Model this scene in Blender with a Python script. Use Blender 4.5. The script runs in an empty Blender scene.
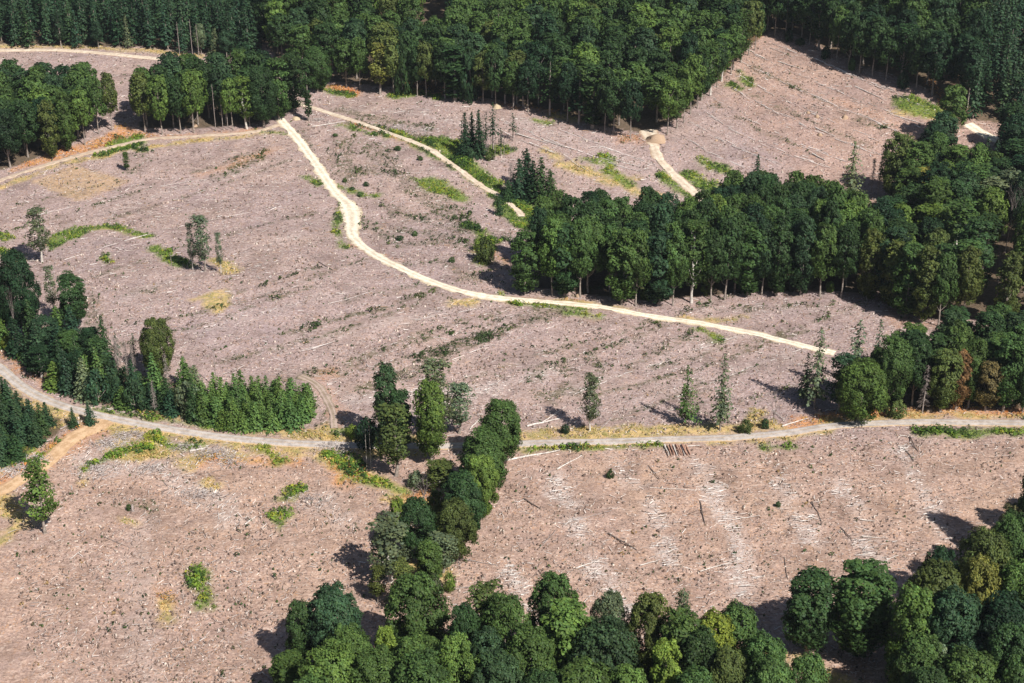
import bpy, math, random
import numpy as np
from mathutils import Vector

random.seed(7)
RG = np.random.default_rng(11)
SC = bpy.context.scene
COL = SC.collection
W, HT = 1024, 683

# ------------------------------------------------------------------ terrain
_tab = np.random.default_rng(3).random((256, 256))
def vnoise(x, y, s, o=0):
    x = np.asarray(x, float) / s + 37.3 + o * 17.13
    y = np.asarray(y, float) / s + 91.7 + o * 9.71
    xi = np.floor(x).astype(int); yi = np.floor(y).astype(int)
    fx = x - xi; fy = y - yi
    fx = fx * fx * (3 - 2 * fx); fy = fy * fy * (3 - 2 * fy)
    a = _tab[xi & 255, yi & 255]; b = _tab[(xi + 1) & 255, yi & 255]
    c = _tab[xi & 255, (yi + 1) & 255]; d = _tab[(xi + 1) & 255, (yi + 1) & 255]
    return (a + (b - a) * fx) * (1 - fy) + (c + (d - c) * fx) * fy - 0.5

def T(x, y):
    x = np.asarray(x, float); y = np.asarray(y, float)
    z = 0.055 * 60 * np.logaddexp(0, (y - 500) / 60)
    z = z + 20 * np.exp(-((x - 190) / 130) ** 2 - ((y - 700) / 130) ** 2)
    z = z - 7 * np.exp(-((x - 90) / 140) ** 2 - ((y - 500) / 45) ** 2)
    z = z + 4 * np.exp(-((x + 60) / 90) ** 2 - ((y - 430) / 60) ** 2)
    z = z + 60 * (1 / (1 + np.exp(-(y - 1500) / 200)))
    z = z + 2.2 * vnoise(x, y, 70, 1) + 0.5 * vnoise(x, y, 18, 2)
    return z

# ------------------------------------------------------------------ camera
CAM_H, PITCH, F = 196.0, math.radians(26.3), 1500.0
cp, sp = math.cos(PITCH), math.sin(PITCH)
def gp(px, py):
    """ground point under a pixel of the photograph"""
    a = (px - W / 2) / F; b = (HT / 2 - py) / F
    d = np.array([a, cp + b * sp, -sp + b * cp])
    t = 100.0
    for _ in range(3000):
        p = d * t
        if CAM_H + p[2] < T(p[0], p[1]): break
        t += 3.0
        if t > 6000: break
    lo, hi = t - 3.0, t
    for _ in range(14):
        m = (lo + hi) / 2; p = d * m
        if CAM_H + p[2] < T(p[0], p[1]): hi = m
        else: lo = m
    p = d * hi
    return np.array([p[0], p[1], float(T(p[0], p[1]))])
def depth(P): return P[1] * cp - (P[2] - CAM_H) * sp
def proj(P):
    dz = depth(P); up = P[1] * sp + (P[2] - CAM_H) * cp
    return W / 2 + F * P[0] / dz, HT / 2 - F * up / dz
def height_for(P, topy):
    lo, hi = 0.3, 60
    for _ in range(30):
        m = (lo + hi) / 2
        if proj((P[0], P[1], P[2] + m))[1] > topy: lo = m
        else: hi = m
    return lo

cam = bpy.data.cameras.new('camera'); camo = bpy.data.objects.new('camera', cam); COL.objects.link(camo)
camo.location = (0, 0, CAM_H); camo.rotation_euler = (math.pi / 2 - PITCH, 0, 0)
cam.sensor_width = 36; cam.lens = F * 36 / W; cam.clip_start = 1; cam.clip_end = 30000
SC.camera = camo

# ------------------------------------------------------------------ light
SUN_EL, SUNV = math.radians(47), Vector((0.66, -0.75))
SUNV.normalize()
sv = Vector((SUNV.x * math.cos(SUN_EL), SUNV.y * math.cos(SUN_EL), math.sin(SUN_EL)))
sl = bpy.data.lights.new('sun', 'SUN'); so = bpy.data.objects.new('sun', sl); COL.objects.link(so)
sl.energy = 5.0; sl.angle = math.radians(0.53); sl.color = (1.0, 0.955, 0.89)
so.rotation_euler = sv.to_track_quat('Z', 'Y').to_euler(); so.location = (0, 0, 300)
wd = bpy.data.worlds.new('World'); SC.world = wd; wd.use_nodes = True
nt = wd.node_tree; bg = nt.nodes['Background']; sky = nt.nodes.new('ShaderNodeTexSky')
sky.sky_type = 'NISHITA'; sky.sun_disc = False; sky.sun_elevation = SUN_EL
sky.sun_rotation = math.atan2(SUNV.x, SUNV.y); bg.inputs['Strength'].default_value = 0.05
nt.links.new(sky.outputs[0], bg.inputs['Color'])
SC.view_settings.view_transform = 'Standard'; SC.view_settings.look = 'None'
SC.view_settings.exposure = 0.55; SC.view_settings.gamma = 1
SC.cycles.max_bounces = 4; SC.cycles.diffuse_bounces = 2; SC.cycles.glossy_bounces = 1
SC.cycles.transmission_bounces = 2; SC.cycles.transparent_max_bounces = 4
SC.cycles.use_adaptive_sampling = True

# ------------------------------------------------------------------ mesh helper
def make_mesh(name, V, Fc, mat, col=None, uv=None, smooth=False, extra=None, mats=None, midx=None):
    V = np.asarray(V, np.float32); Fc = np.asarray(Fc, np.int32)
    me = bpy.data.meshes.new(name)
    k = Fc.shape[1]
    me.vertices.add(len(V)); me.vertices.foreach_set('co', V.ravel())
    me.loops.add(Fc.size); me.loops.foreach_set('vertex_index', Fc.ravel())
    me.polygons.add(len(Fc)); me.polygons.foreach_set('loop_start', np.arange(len(Fc), dtype=np.int32) * k)
    me.polygons.foreach_set('loop_total', np.full(len(Fc), k, np.int32))
    if smooth: me.polygons.foreach_set('use_smooth', np.ones(len(Fc), bool))
    if col is not None:
        a = me.attributes.new('col', 'FLOAT_COLOR', 'POINT')
        c = np.ones((len(V), 4), np.float32); c[:, :col.shape[1]] = col
        a.data.foreach_set('color', c.ravel())
    if extra:
        for n_, c_ in extra.items():
            a = me.attributes.new(n_, 'FLOAT_COLOR', 'POINT')
            a.data.foreach_set('color', np.asarray(c_, np.float32).ravel())
    if uv is not None:
        l = me.uv_layers.new(name='UVMap')
        l.data.foreach_set('uv', np.asarray(uv, np.float32)[Fc.ravel()].ravel())
    for m in (mats or [mat]): me.materials.append(m)
    if midx is not None: me.polygons.foreach_set('material_index', np.asarray(midx, np.int32))
    me.update(calc_edges=True)
    return me
def link(name, me, parent=None, **props):
    o = bpy.data.objects.new(name, me); COL.objects.link(o)
    if parent is not None: o.parent = parent
    for k, v in props.items(): o[k] = v
    return o

# ------------------------------------------------------------------ materials
class N:
    def __init__(s, name):
        s.m = bpy.data.materials.new(name); s.m.use_nodes = True
        s.t = s.m.node_tree; s.b = s.t.nodes['Principled BSDF']
        s.b.inputs['Roughness'].default_value = 0.9
        s.b.inputs['Specular IOR Level'].default_value = 0.15
    def n(s, ty, **kw):
        x = s.t.nodes.new(ty)
        for k, v in kw.items(): setattr(x, k, v)
        return x
    def l(s, a, b): s.t.links.new(a, b)
    def val(s, sock, v):
        if hasattr(v, 'is_linked') or hasattr(v, 'links'): s.l(v, sock)
        else: sock.default_value = v
    def noise(s, scale, detail=4, rough=0.6, vec=None, dist=0.0):
        x = s.n('ShaderNodeTexNoise'); x.inputs['Scale'].default_value = scale
        x.inputs['Detail'].default_value = detail; x.inputs['Roughness'].default_value = rough
        x.inputs['Distortion'].default_value = dist
        if vec is not None: s.l(vec, x.inputs['Vector'])
        return x.outputs['Fac']
    def ramp(s, f, a, b, inv=False):
        x = s.n('ShaderNodeMapRange'); x.interpolation_type = 'SMOOTHSTEP'
        s.val(x.inputs['Value'], f); x.inputs['From Min'].default_value = a; x.inputs['From Max'].default_value = b
        return x.outputs[0]
    def mix(s, f, a, b, mode='MIX'):
        x = s.n('ShaderNodeMix', data_type='RGBA', blend_type=mode)
        s.val(x.inputs[0], f)
        for i, v in ((6, a), (7, b)):
            if isinstance(v, tuple): x.inputs[i].default_value = (*v, 1)
            else: s.l(v, x.inputs[i])
        return x.outputs[2]
    def math(s, op, a, b=0.0, clamp=False):
        x = s.n('ShaderNodeMath', operation=op); x.use_clamp = clamp
        s.val(x.inputs[0], a); s.val(x.inputs[1], b); return x.outputs[0]
    def attr(s, name): return s.n('ShaderNodeAttribute', attribute_name=name)
    def pos(s): return s.n('ShaderNodeNewGeometry').outputs['Position']
    def bump(s, h, strength=0.5, dist=0.2):
        x = s.n('ShaderNodeBump'); s.l(h, x.inputs['Height'])
        x.inputs['Strength'].default_value = strength; x.inputs['Distance'].default_value = dist
        s.l(x.outputs[0], s.b.inputs['Normal'])

def leaf_material():
    k = N('leaves')
    oi = k.n('ShaderNodeObjectInfo'); at = k.attr('col')
    c = k.mix(1.0, oi.outputs['Color'], at.outputs['Color'], 'MULTIPLY')
    k.l(c, k.b.inputs['Base Color']); k.b.inputs['Roughness'].default_value = 0.6
    k.b.inputs['Specular IOR Level'].default_value = 0.2
    tr = k.n('ShaderNodeBsdfTranslucent'); mx = k.n('ShaderNodeMixShader'); mx.inputs[0].default_value = 0.28
    c2 = k.mix(1.0, c, (1.15, 1.25, 0.6), 'MULTIPLY'); k.l(c2, tr.inputs['Color'])
    k.l(k.b.outputs[0], mx.inputs[1]); k.l(tr.outputs[0], mx.inputs[2])
    out = k.t.nodes['Material Output']; k.l(mx.outputs[0], out.inputs['Surface'])
    return k.m
def bark_material(name, c1, c2):
    k = N(name); f = k.noise(1.8, 4, 0.7, k.pos())
    k.l(k.mix(k.ramp(f, .35, .65), c1, c2), k.b.inputs['Base Color'])
    return k.m
def wood_attr_material():
    k = N('weathered_wood'); at = k.attr('col'); k.l(at.outputs['Color'], k.b.inputs['Base Color']); return k.m
LEAF = leaf_material()
BARK = bark_material('bark', (0.16, 0.13, 0.11), (0.36, 0.31, 0.27))
PALE = bark_material('pale_bark', (0.38, 0.34, 0.30), (0.62, 0.58, 0.53))
DEAD = bark_material('dead_wood', (0.19, 0.15, 0.135), (0.36, 0.31, 0.285))
BLEACH = bark_material('bleached_wood', (0.36, 0.32, 0.29), (0.66, 0.61, 0.56))
REDWOOD = bark_material('fresh_logs', (0.30, 0.15, 0.10), (0.50, 0.33, 0.25))
DARKLOG = bark_material('dark_logs', (0.09, 0.07, 0.06), (0.20, 0.16, 0.14))
WOODA = wood_attr_material()

# ------------------------------------------------------------------ cover masks (pixel polygons / strokes -> ground)
def spline(P, n=8):
    P = [np.asarray(p, float) for p in P]; out = []
    for i in range(len(P) - 1):
        p0 = P[max(i - 1, 0)]; p1 = P[i]; p2 = P[i + 1]; p3 = P[min(i + 2, len(P) - 1)]
        for k in range(n):
            t = k / n
            out.append(0.5 * ((2 * p1) + (-p0 + p2) * t + (2 * p0 - 5 * p1 + 4 * p2 - p3) * t * t + (-p0 + 3 * p1 - 3 * p2 + p3) * t ** 3))
    out.append(P[-1]); return np.array(out)
def world_line(pts): return np.array([gp(*p)[:2] for p in pts])

def seg_dist(X, Y, line):
    d = np.full(X.shape, 1e9)
    for a, b in zip(line[:-1], line[1:]):
        ab = b - a; L = max(ab @ ab, 1e-9)
        t = np.clip(((X - a[0]) * ab[0] + (Y - a[1]) * ab[1]) / L, 0, 1)
        d = np.minimum(d, np.hypot(X - a[0] - t * ab[0], Y - a[1] - t * ab[1]))
    return d
def inside(X, Y, poly):
    r = np.zeros(X.shape, bool); n = len(poly)
    for i in range(n):
        x1, y1 = poly[i]; x2, y2 = poly[(i + 1) % n]
        c = ((y1 > Y) != (y2 > Y))
        if abs(y2 - y1) > 1e-9: r ^= c & (X < (x2 - x1) * (Y - y1) / (y2 - y1) + x1)
    return r
class Patch:
    """a stroke (points, half width in m) or a polygon on the ground"""
    def __init__(s, pts, r=None, soft=1.5, amt=1.0):
        s.line = world_line(pts); s.r = r; s.soft = soft; s.amt = amt
        if r is None: s.poly = s.line; s.line = np.vstack([s.line, s.line[:1]])
        m = (r or 0) + soft * 2 + 3
        s.bb = (s.line[:, 0].min() - m, s.line[:, 0].max() + m, s.line[:, 1].min() - m, s.line[:, 1].max() + m)
    def mask(s, X, Y):
        M = np.zeros(X.shape)
        q = (X > s.bb[0]) & (X < s.bb[1]) & (Y > s.bb[2]) & (Y < s.bb[3])
        if not q.any(): return M
        x, y = X[q], Y[q]; d = seg_dist(x, y, s.line)
        if s.r is None: sd = np.where(inside(x, y, s.poly), d, -d)
        else: sd = s.r - d
        sd = sd + 2.2 * s.soft * vnoise(x, y, 4.0, 5) + 1.5 * s.soft * vnoise(x, y, 1.7, 6)
        M[q] = s.amt * np.clip(sd / s.soft * .5 + .5, 0, 1); return M
def total(patches, X, Y):
    M = np.zeros(X.shape)
    for p in patches: M = np.maximum(M, p.mask(X, Y))
    return M

ROADS = {
 'gravel_road': ([(-60,335),(-25,353),(0,368),(20,385),(40,397),(70,408),(110,418),(170,429),(230,438),(290,443),(342,445),(400,446),(500,444.5),(560,442.5),(640,440.5),(720,438),(780,433.5),(820,427.5),(860,424),(920,422),(1024,423),(1090,424)], 1.8),
 'haul_road': ([(276,114),(283,122),(300,142),(318,167),(335,192),(349,207),(352,222),(353,236),(375,255),(400,268),(430,281),(460,291),(490,297),(520,300),(560,303),(600,307),(650,316),(700,323),(750,333),(800,345),(838,354)], 2.1),
 'upper_track': ([(284,97),(300,104),(320,110),(342,117),(380,130),(425,147),(450,163),(480,185),(497,195),(516,209),(522,217)], 1.35),
 'field_track': ([(-30,196),(0,181),(30,170),(60,161),(100,150),(150,139),(200,136),(250,132.5),(280,124)], 1.35),
 'forest_edge_track': ([(-40,52),(0,50.5),(50,50),(100,53),(150,58),(176,61)], 2.0),
 'hillside_road': ([(648,130),(654,146),(660,160),(670,171),(684,184),(704,200),(716,209)], 2.0),
 'valley_road': ([(968,124),(980,132),(992,138),(1006,142)], 2.6),
 'rutted_trail': ([(300,376),(316,384),(326,398),(333,414),(334,430)], 1.3),
 'dirt_turnout': ([(108,420),(92,428),(70,440),(48,462),(22,478),(0,491),(-30,505)], 2.3),
}
ROADLINES = {k: spline(world_line(v[0]), 10) for k, v in ROADS.items()}

GREEN = [Patch(p, r, 1.2) for p, r in [
 ([(452,158),(480,180),(510,200),(540,214)], 4.0), ([(505,205),(525,225)], 4.0), ([(343,432),(350,431)], 1.8), ([(340,456),(352,466)], 3.0), ([(84,470),(92,464)], 1), ([(150,437),(175,447),(200,445)], 1.5), ([(66,440),(50,455),(30,462)], 1.5), ([(352,478),(395,488),(410,492)], 1.2),
 ([(98,152),(118,138),(142,136),(146,147),(120,152)], None), ([(96,156),(130,148),(146,150)], 1.5),
 ([(410,178),(432,176),(470,196),(466,202),(430,192)], None), ([(440,158),(455,150),(500,180),(505,205),(480,185)], None),
 ([(395,132),(408,140),(440,158)], 2.0), ([(492,188),(515,198),(540,215),(525,222)], None), ([(375,125),(388,138)], 1.6),
 ([(440,140),(470,150),(505,150)], 3.5), ([(430,142),(460,155)], 4), ([(596,168),(612,170),(640,185),(625,188)], None),
 ([(605,158),(612,166)], 2), ([(582,158),(600,163)], 1.0), ([(662,176),(680,190),(692,196)], 2.0), ([(688,176),(712,188)], 2.8),
 ([(697,156),(715,163),(735,172),(720,173),(700,166)], None), ([(738,70),(748,76),(758,88),(745,88)], None), ([(730,84),(742,90)], 1.8),
 ([(890,98),(912,96),(945,108),(948,118),(915,116),(895,106)], None),
 ([(45,240),(58,233),(72,228),(84,226),(90,232),(70,240),(52,250)], None), ([(88,228),(110,227),(150,237)], 2.0),
 ([(0,252),(12,257),(24,256)], 2.0), ([(152,248),(165,256),(190,266)], 2.6), ([(0,236),(6,238)], 2),
 ([(336,186),(350,190),(375,196)], 1.6), ([(306,178),(318,184)], 1.3), ([(260,131),(284,134)], 1.5), ([(310,84),(330,92),(350,96)], 1.6),
 ([(395,96),(420,93),(442,98)], 2.6), ([(0,93),(15,96)], 1.5), ([(340,125),(375,135)], 1.2), ([(536,120),(548,123)], 1.2),
 ([(268,512),(282,505),(288,514),(280,530)], None), ([(282,500),(296,490)], 1.2), ([(200,570),(204,590),(202,607)], 1.6),
 ([(100,462),(125,450),(150,448)], 1.4), ([(255,445),(275,452),(290,462),(280,466),(262,455)], None), ([(322,452),(345,462),(360,474),(345,478)], None),
 ([(925,431),(960,433),(1000,430),(1020,431)], 2.2), ([(765,447),(790,447)], 1.3), ([(560,448),(640,446),(660,445)], .9),
 ([(500,447),(560,449)], 1.3),  ([(700,330),(720,340)], 1.2), ([(560,306),(585,308)], 1.2),
 ([(0,110),(5,112)], 1), ([(30,445),(12,462)], 2.2), ([(105,255),(108,262)], 1),
 ([(500,296),(520,304),(560,306)], .9), ([(570,312),(600,316)], 1.2), ([(470,225),(490,240),(480,262)], 2.5), ([(350,240),(352,225)], .8),
 ([(340,206),(336,230),(345,248)], .9), ([(60,408),(140,416),(220,428)], .7),
]]
YELLOW = [Patch(p, r, 1.5) for p, r in [
 ([(112,428),(140,440),(180,452),(150,460),(110,448)], None), ([(5,500),(20,520),(5,540)], 2.2), ([(255,448),(320,456),(345,470)], 1.6), ([(205,480),(212,486)], 1), ([(640,180),(600,175),(560,160),(545,150)], 1.3),
 ([(92,228),(120,230),(140,237)], 1.0), ([(205,303),(214,290),(225,290),(230,305),(218,312)], None), ([(215,260),(230,270)], 2),
 ([(0,188),(60,164),(120,152),(200,140),(280,132)], 1.2),
 ([(145,412),(240,428),(342,437),(420,440)], 1.8), ([(0,392),(40,410),(110,424),(170,434),(260,446),(342,450)], 2.2), ([(342,440),(400,441)], 1.6), ([(342,451),(410,452)], 1.8),
 ([(500,438),(600,434),(700,430),(770,425)], 3.0), ([(820,422),(900,416),(1024,416)], 1.6), ([(500,450),(600,446),(760,441),(830,431)], .9),
 ([(100,440),(150,440),(175,455),(140,462),(105,458)], None), ([(172,458),(195,458),(190,468)], None), ([(195,457),(250,455),(300,450)], 2.0),
 ([(350,470),(375,480),(405,492)], 2.0), ([(395,500),(425,505)], 2), ([(560,165),(590,172),(640,192),(660,200)], 2.6),
 ([(540,438),(560,428),(590,432)], 1.4), ([(740,430),(760,412)], 1.5), ([(680,318),(725,322),(740,316)], 1.0), ([(455,303),(470,302)], 2),
 ([(165,603),(170,620)], 1.2), ([(120,520),(135,522)], 1.0), ([(82,483),(86,478)], 1), ([(0,250),(20,262)], 1.5),
 ([(528,300),(560,300),(640,310)], .8), ([(750,650),(810,668),(860,690)], 2.2), ([(1000,322),(1024,324)], 1.5),
 ([(745,42),(735,55),(720,70)], 1.8), ([(555,115),(575,120)], 2.2), ([(390,560),(440,575)], 2), ([(0,468),(40,440),(62,425)], 1.5),
 ([(195,300),(205,296)], 1.2), ([(300,440),(330,425)], 1), ([(895,112),(940,118)], 1.4), ([(0,46),(60,46),(150,50),(200,56)], 2.0),
]]
BRACK = [Patch(p, r, 1.5, a) for p, r, a in [
 ([(28,182),(75,164),(130,181),(78,201)], None, .29),
 ([(200,462),(250,458),(300,462)], 2.2, .8), ([(340,465),(350,476)], 3.5, 1), ([(165,590),(170,605)], 1.5, .6), ([(420,495),(432,508)], 3, 1), ([(318,84),(345,90)], 2.0, 1), ([(400,88),(440,94)], 2.0, 1), ([(0,88),(20,90)], 2, .8), ([(510,300),(580,302)], 1.5, .5), ([(480,250),(510,262)], 3, .5), ([(90,430),(60,450)], 5, .5),
 ([(0,176),(28,163),(60,150),(108,135),(120,126),(146,134),(120,140),(70,158),(30,166)], None, .9), ([(150,136),(200,136),(260,130)], 1.6, .6),
 ([(310,86),(340,86),(355,95)], 2.4, .8), ([(395,84),(425,84),(445,93)], 2.5, .8), ([(100,428),(85,430),(60,445),(35,465),(0,486)], 3.8, .7),
 ([(795,425),(835,418),(850,412)], 3.2, 1), ([(868,413),(940,412),(1030,412)], 3.2, 1), ([(0,352),(30,372),(50,388)], 2, .6),
 ([(280,448),(340,452),(400,440)], 1.5, .5), ([(190,460),(280,456)], 1.8, .5), ([(340,462),(352,480)], 3, .6), ([(410,497),(430,510)], 2.5, .9),
 ([(250,448),(130,522)], .01, .0), ([(330,372),(318,385),(335,405),(338,425)], 2.0, .35), ([(350,245),(400,260)], .6, .5),
 ([(360,125),(400,140),(430,148)], 2.2, .45), ([(200,175),(240,162),(275,150)], 2.6, .35), ([(580,445),(660,441)], .8, .6),
 ([(835,100),(870,112),(920,140)], 1.5, .25), ([(925,80),(940,95),(950,110)], 3, .6), ([(740,40),(760,38)], 2, .5),
 ([(620,140),(650,135)], 2.5, .4), ([(560,105),(600,128),(640,142)], 2.5, .3), ([(450,92),(500,103),(555,112)], 2.5, .45),
 ([(890,300),(900,322),(960,325)], 2.5, .3),
]]
YELLOW.append(Patch([(28,182),(75,164),(130,181),(78,201)], None, 1.0, .34))
# pale rows of bleached brush (windrows)
ROWS = [Patch(p, r, 2.0, a) for p, r, a in [
 ([(552,478),(575,520),(590,560),(620,610)], 1.5, 1), ([(640,480),(660,520),(672,560)], 1.5, .9), ([(695,460),(715,490),(735,530),(745,590)], 1.7, 1),
 ([(780,480),(800,520),(815,545)], 1.4, .8), ([(835,470),(860,520),(870,560),(890,585)], 1.5, .9), ([(900,450),(925,500),(945,540)], 1.4, .8),
 ([(505,560),(520,590),(535,620)], 1.4, .8), ([(610,450),(625,480),(650,500)], 1.6, .4),
 ([(350,400),(420,395),(500,385)], 2.6, .6), ([(360,430),(450,402),(500,384),(550,372)], 2.4, .5), ([(20,150),(60,140)], .1, 0),
 ([(200,330),(280,308),(360,290)], 2.0, .35), ([(60,230),(160,195),(260,165)], 1.8, .3), ([(120,300),(200,270),(300,235)], 1.8, .3),
 ([(280,350),(380,325),(480,305)], 1.8, .3), ([(560,395),(640,370),(740,335)], 2.0, .35), ([(640,400),(720,375),(800,350)], 1.8, .3),
 ([(350,110),(420,112),(480,130)], 2.5, .35), ([(520,120),(600,150),(650,170)], 2.2, .35), ([(700,310),(800,308),(880,315)], 1.5, .3),
 ([(85,455),(100,470),(180,465)], 4.0, .5), ([(170,480),(220,500),(230,520)], 4, .5), ([(0,478),(25,465),(40,458)], 2.5, .7), ([(200,448),(240,458)], 3, .5),
 ([(150,520),(130,560),(150,683)], 3, .3), ([(320,500),(342,520)], 3, .4), ([(300,440),(330,455)],2,.3),
]]
# thin straight lines of bleached stems on the hillside (sticks lie along the line)
LINES = [world_line(p) for p in [
 [(772,44),(830,66),(880,88),(926,108)], [(745,50),(800,76),(850,97),(920,128)], [(742,62),(790,86),(840,108),(915,140)], [(738,76),(780,98),(830,122),(905,152)],
 [(724,84),(770,110),(815,132),(880,156)], [(712,98),(760,126),(800,146),(850,164)], [(700,110),(740,134),(790,156),(830,168)], [(690,122),(730,146),(780,166)], [(684,138),(715,156),(745,168)],
 [(800,52),(850,76),(900,94)], [(505,122),(540,138),(600,160),(640,172)], [(560,130),(610,150),(655,165)], [(470,118),(520,140),(560,155),(590,172)],
 [(40,215),(120,196),(200,180)], [(60,262),(160,232),(290,205)], [(240,330),(330,304),(400,286)], [(300,352),(390,326),(500,304)], [(560,400),(650,366),(745,335)], [(420,372),(480,350),(560,325)], [(660,405),(740,372),(815,345)]]]
# dark green weed lines along the old skid trails (rows of little plants); thin hillside strokes paint shade
WEEDS_AND_SHADE = [Patch(p, r, 1.4, a) for p, r, a in [
 ([(365,390),(440,355),(520,325),(560,312)], 2.0, .8), ([(345,365),(420,335),(500,312)], 1.8, .55), ([(420,360),(460,345),(485,335)], 2.4, .9),
 ([(350,300),(420,285),(450,300)], 1.4, .4), ([(530,380),(545,365),(575,372)], 2, .6), ([(630,370),(660,350),(690,335)], 1.5, .6),
 ([(195,172),(235,160),(270,150)], 1.6, .8), ([(215,178),(250,165)], 1.6, .7), ([(110,150),(150,158),(130,172)], 1.4, .5), ([(330,150),(345,175),(390,160)], 3, .4),
 ([(370,150),(420,190),(470,225)], 5, .45), ([(400,230),(440,235),(500,262)], 4, .5), ([(355,215),(400,245),(460,240)], 3, .5), ([(380,205),(440,220)], 3, .4),
 ([(395,265),(440,262),(480,280)], 2, .5), ([(0,335),(60,330)], .1, 0), ([(280,382),(320,372),(345,372)], 1.5, .8), ([(135,290),(160,290)], .8, .8),
 ([(720,310),(780,306),(830,304)], 1.1, .6), ([(690,335),(720,345)], 1.5, .8), ([(640,320),(665,322)], 1.0, .8), ([(860,120),(885,128)], 2, .6),
 ([(700,385),(690,400),(700,412)], 2, .6), ([(130,505),(150,510)], 2, .7), ([(300,130),(315,160),(330,180)], 1.5, .5), ([(340,135),(390,150)],3,.4),
 ([(100,155),(180,150)], 1.0, .4), ([(500,235),(560,258)], 4, .35), ([(330,410),(325,425)], 2, .5), ([(575,395),(600,382)],1.5,.5), ([(90,300),(95,335)],3,.5),
 ([(355,122),(400,134),(440,142)], 4, .9), ([(340,110),(380,120),(430,128)], 3, .7), ([(750,66),(800,90),(850,112),(900,136)], .7, .7), ([(742,90),(790,112),(840,134),(870,146)], .7, .7), ([(715,104),(760,130),(810,152)], .7, .6),  # thin hillside strokes: dark bands painting the shade next to the bleached stem lines
 ([(345,140),(350,185)], 3, .6), ([(360,170),(400,175)], 2.5, .6), ([(395,215),(430,222),(465,232)], 3, .6), ([(430,205),(480,235)], 3, .6), ([(590,355),(600,372)], 1.5, .8), ([(440,348),(462,340),(490,336)], 2, 1), ([(400,380),(425,362),(450,352)], 1.6, 1),
 ([(470,380),(520,362)], 1.2, .7), ([(540,392),(552,400),(562,385)], 1.5, .8), ([(232,168),(260,158)], 2.2, 1)
]]

for _k in range(11):
    _p = (95 + 62 * _k, 352 + 5.5 * _k - 34 * (_k % 2)); _q = (_p[0] + 215, _p[1] - 66)
    WEEDS_AND_SHADE.append(Patch([_p, ((_p[0] + _q[0]) / 2 + 6, (_p[1] + _q[1]) / 2 + 4), _q], .7, 1.0, .85))
for _a, _b in (((10, 232), (150, 188)), ((70, 285), (330, 208)), ((110, 220), (290, 160)), ((20, 205), (120, 180)), ((220, 300), (350, 258)), ((600, 425), (760, 365))):
    WEEDS_AND_SHADE.append(Patch([_a, _b], .6, .9, .7))
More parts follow.
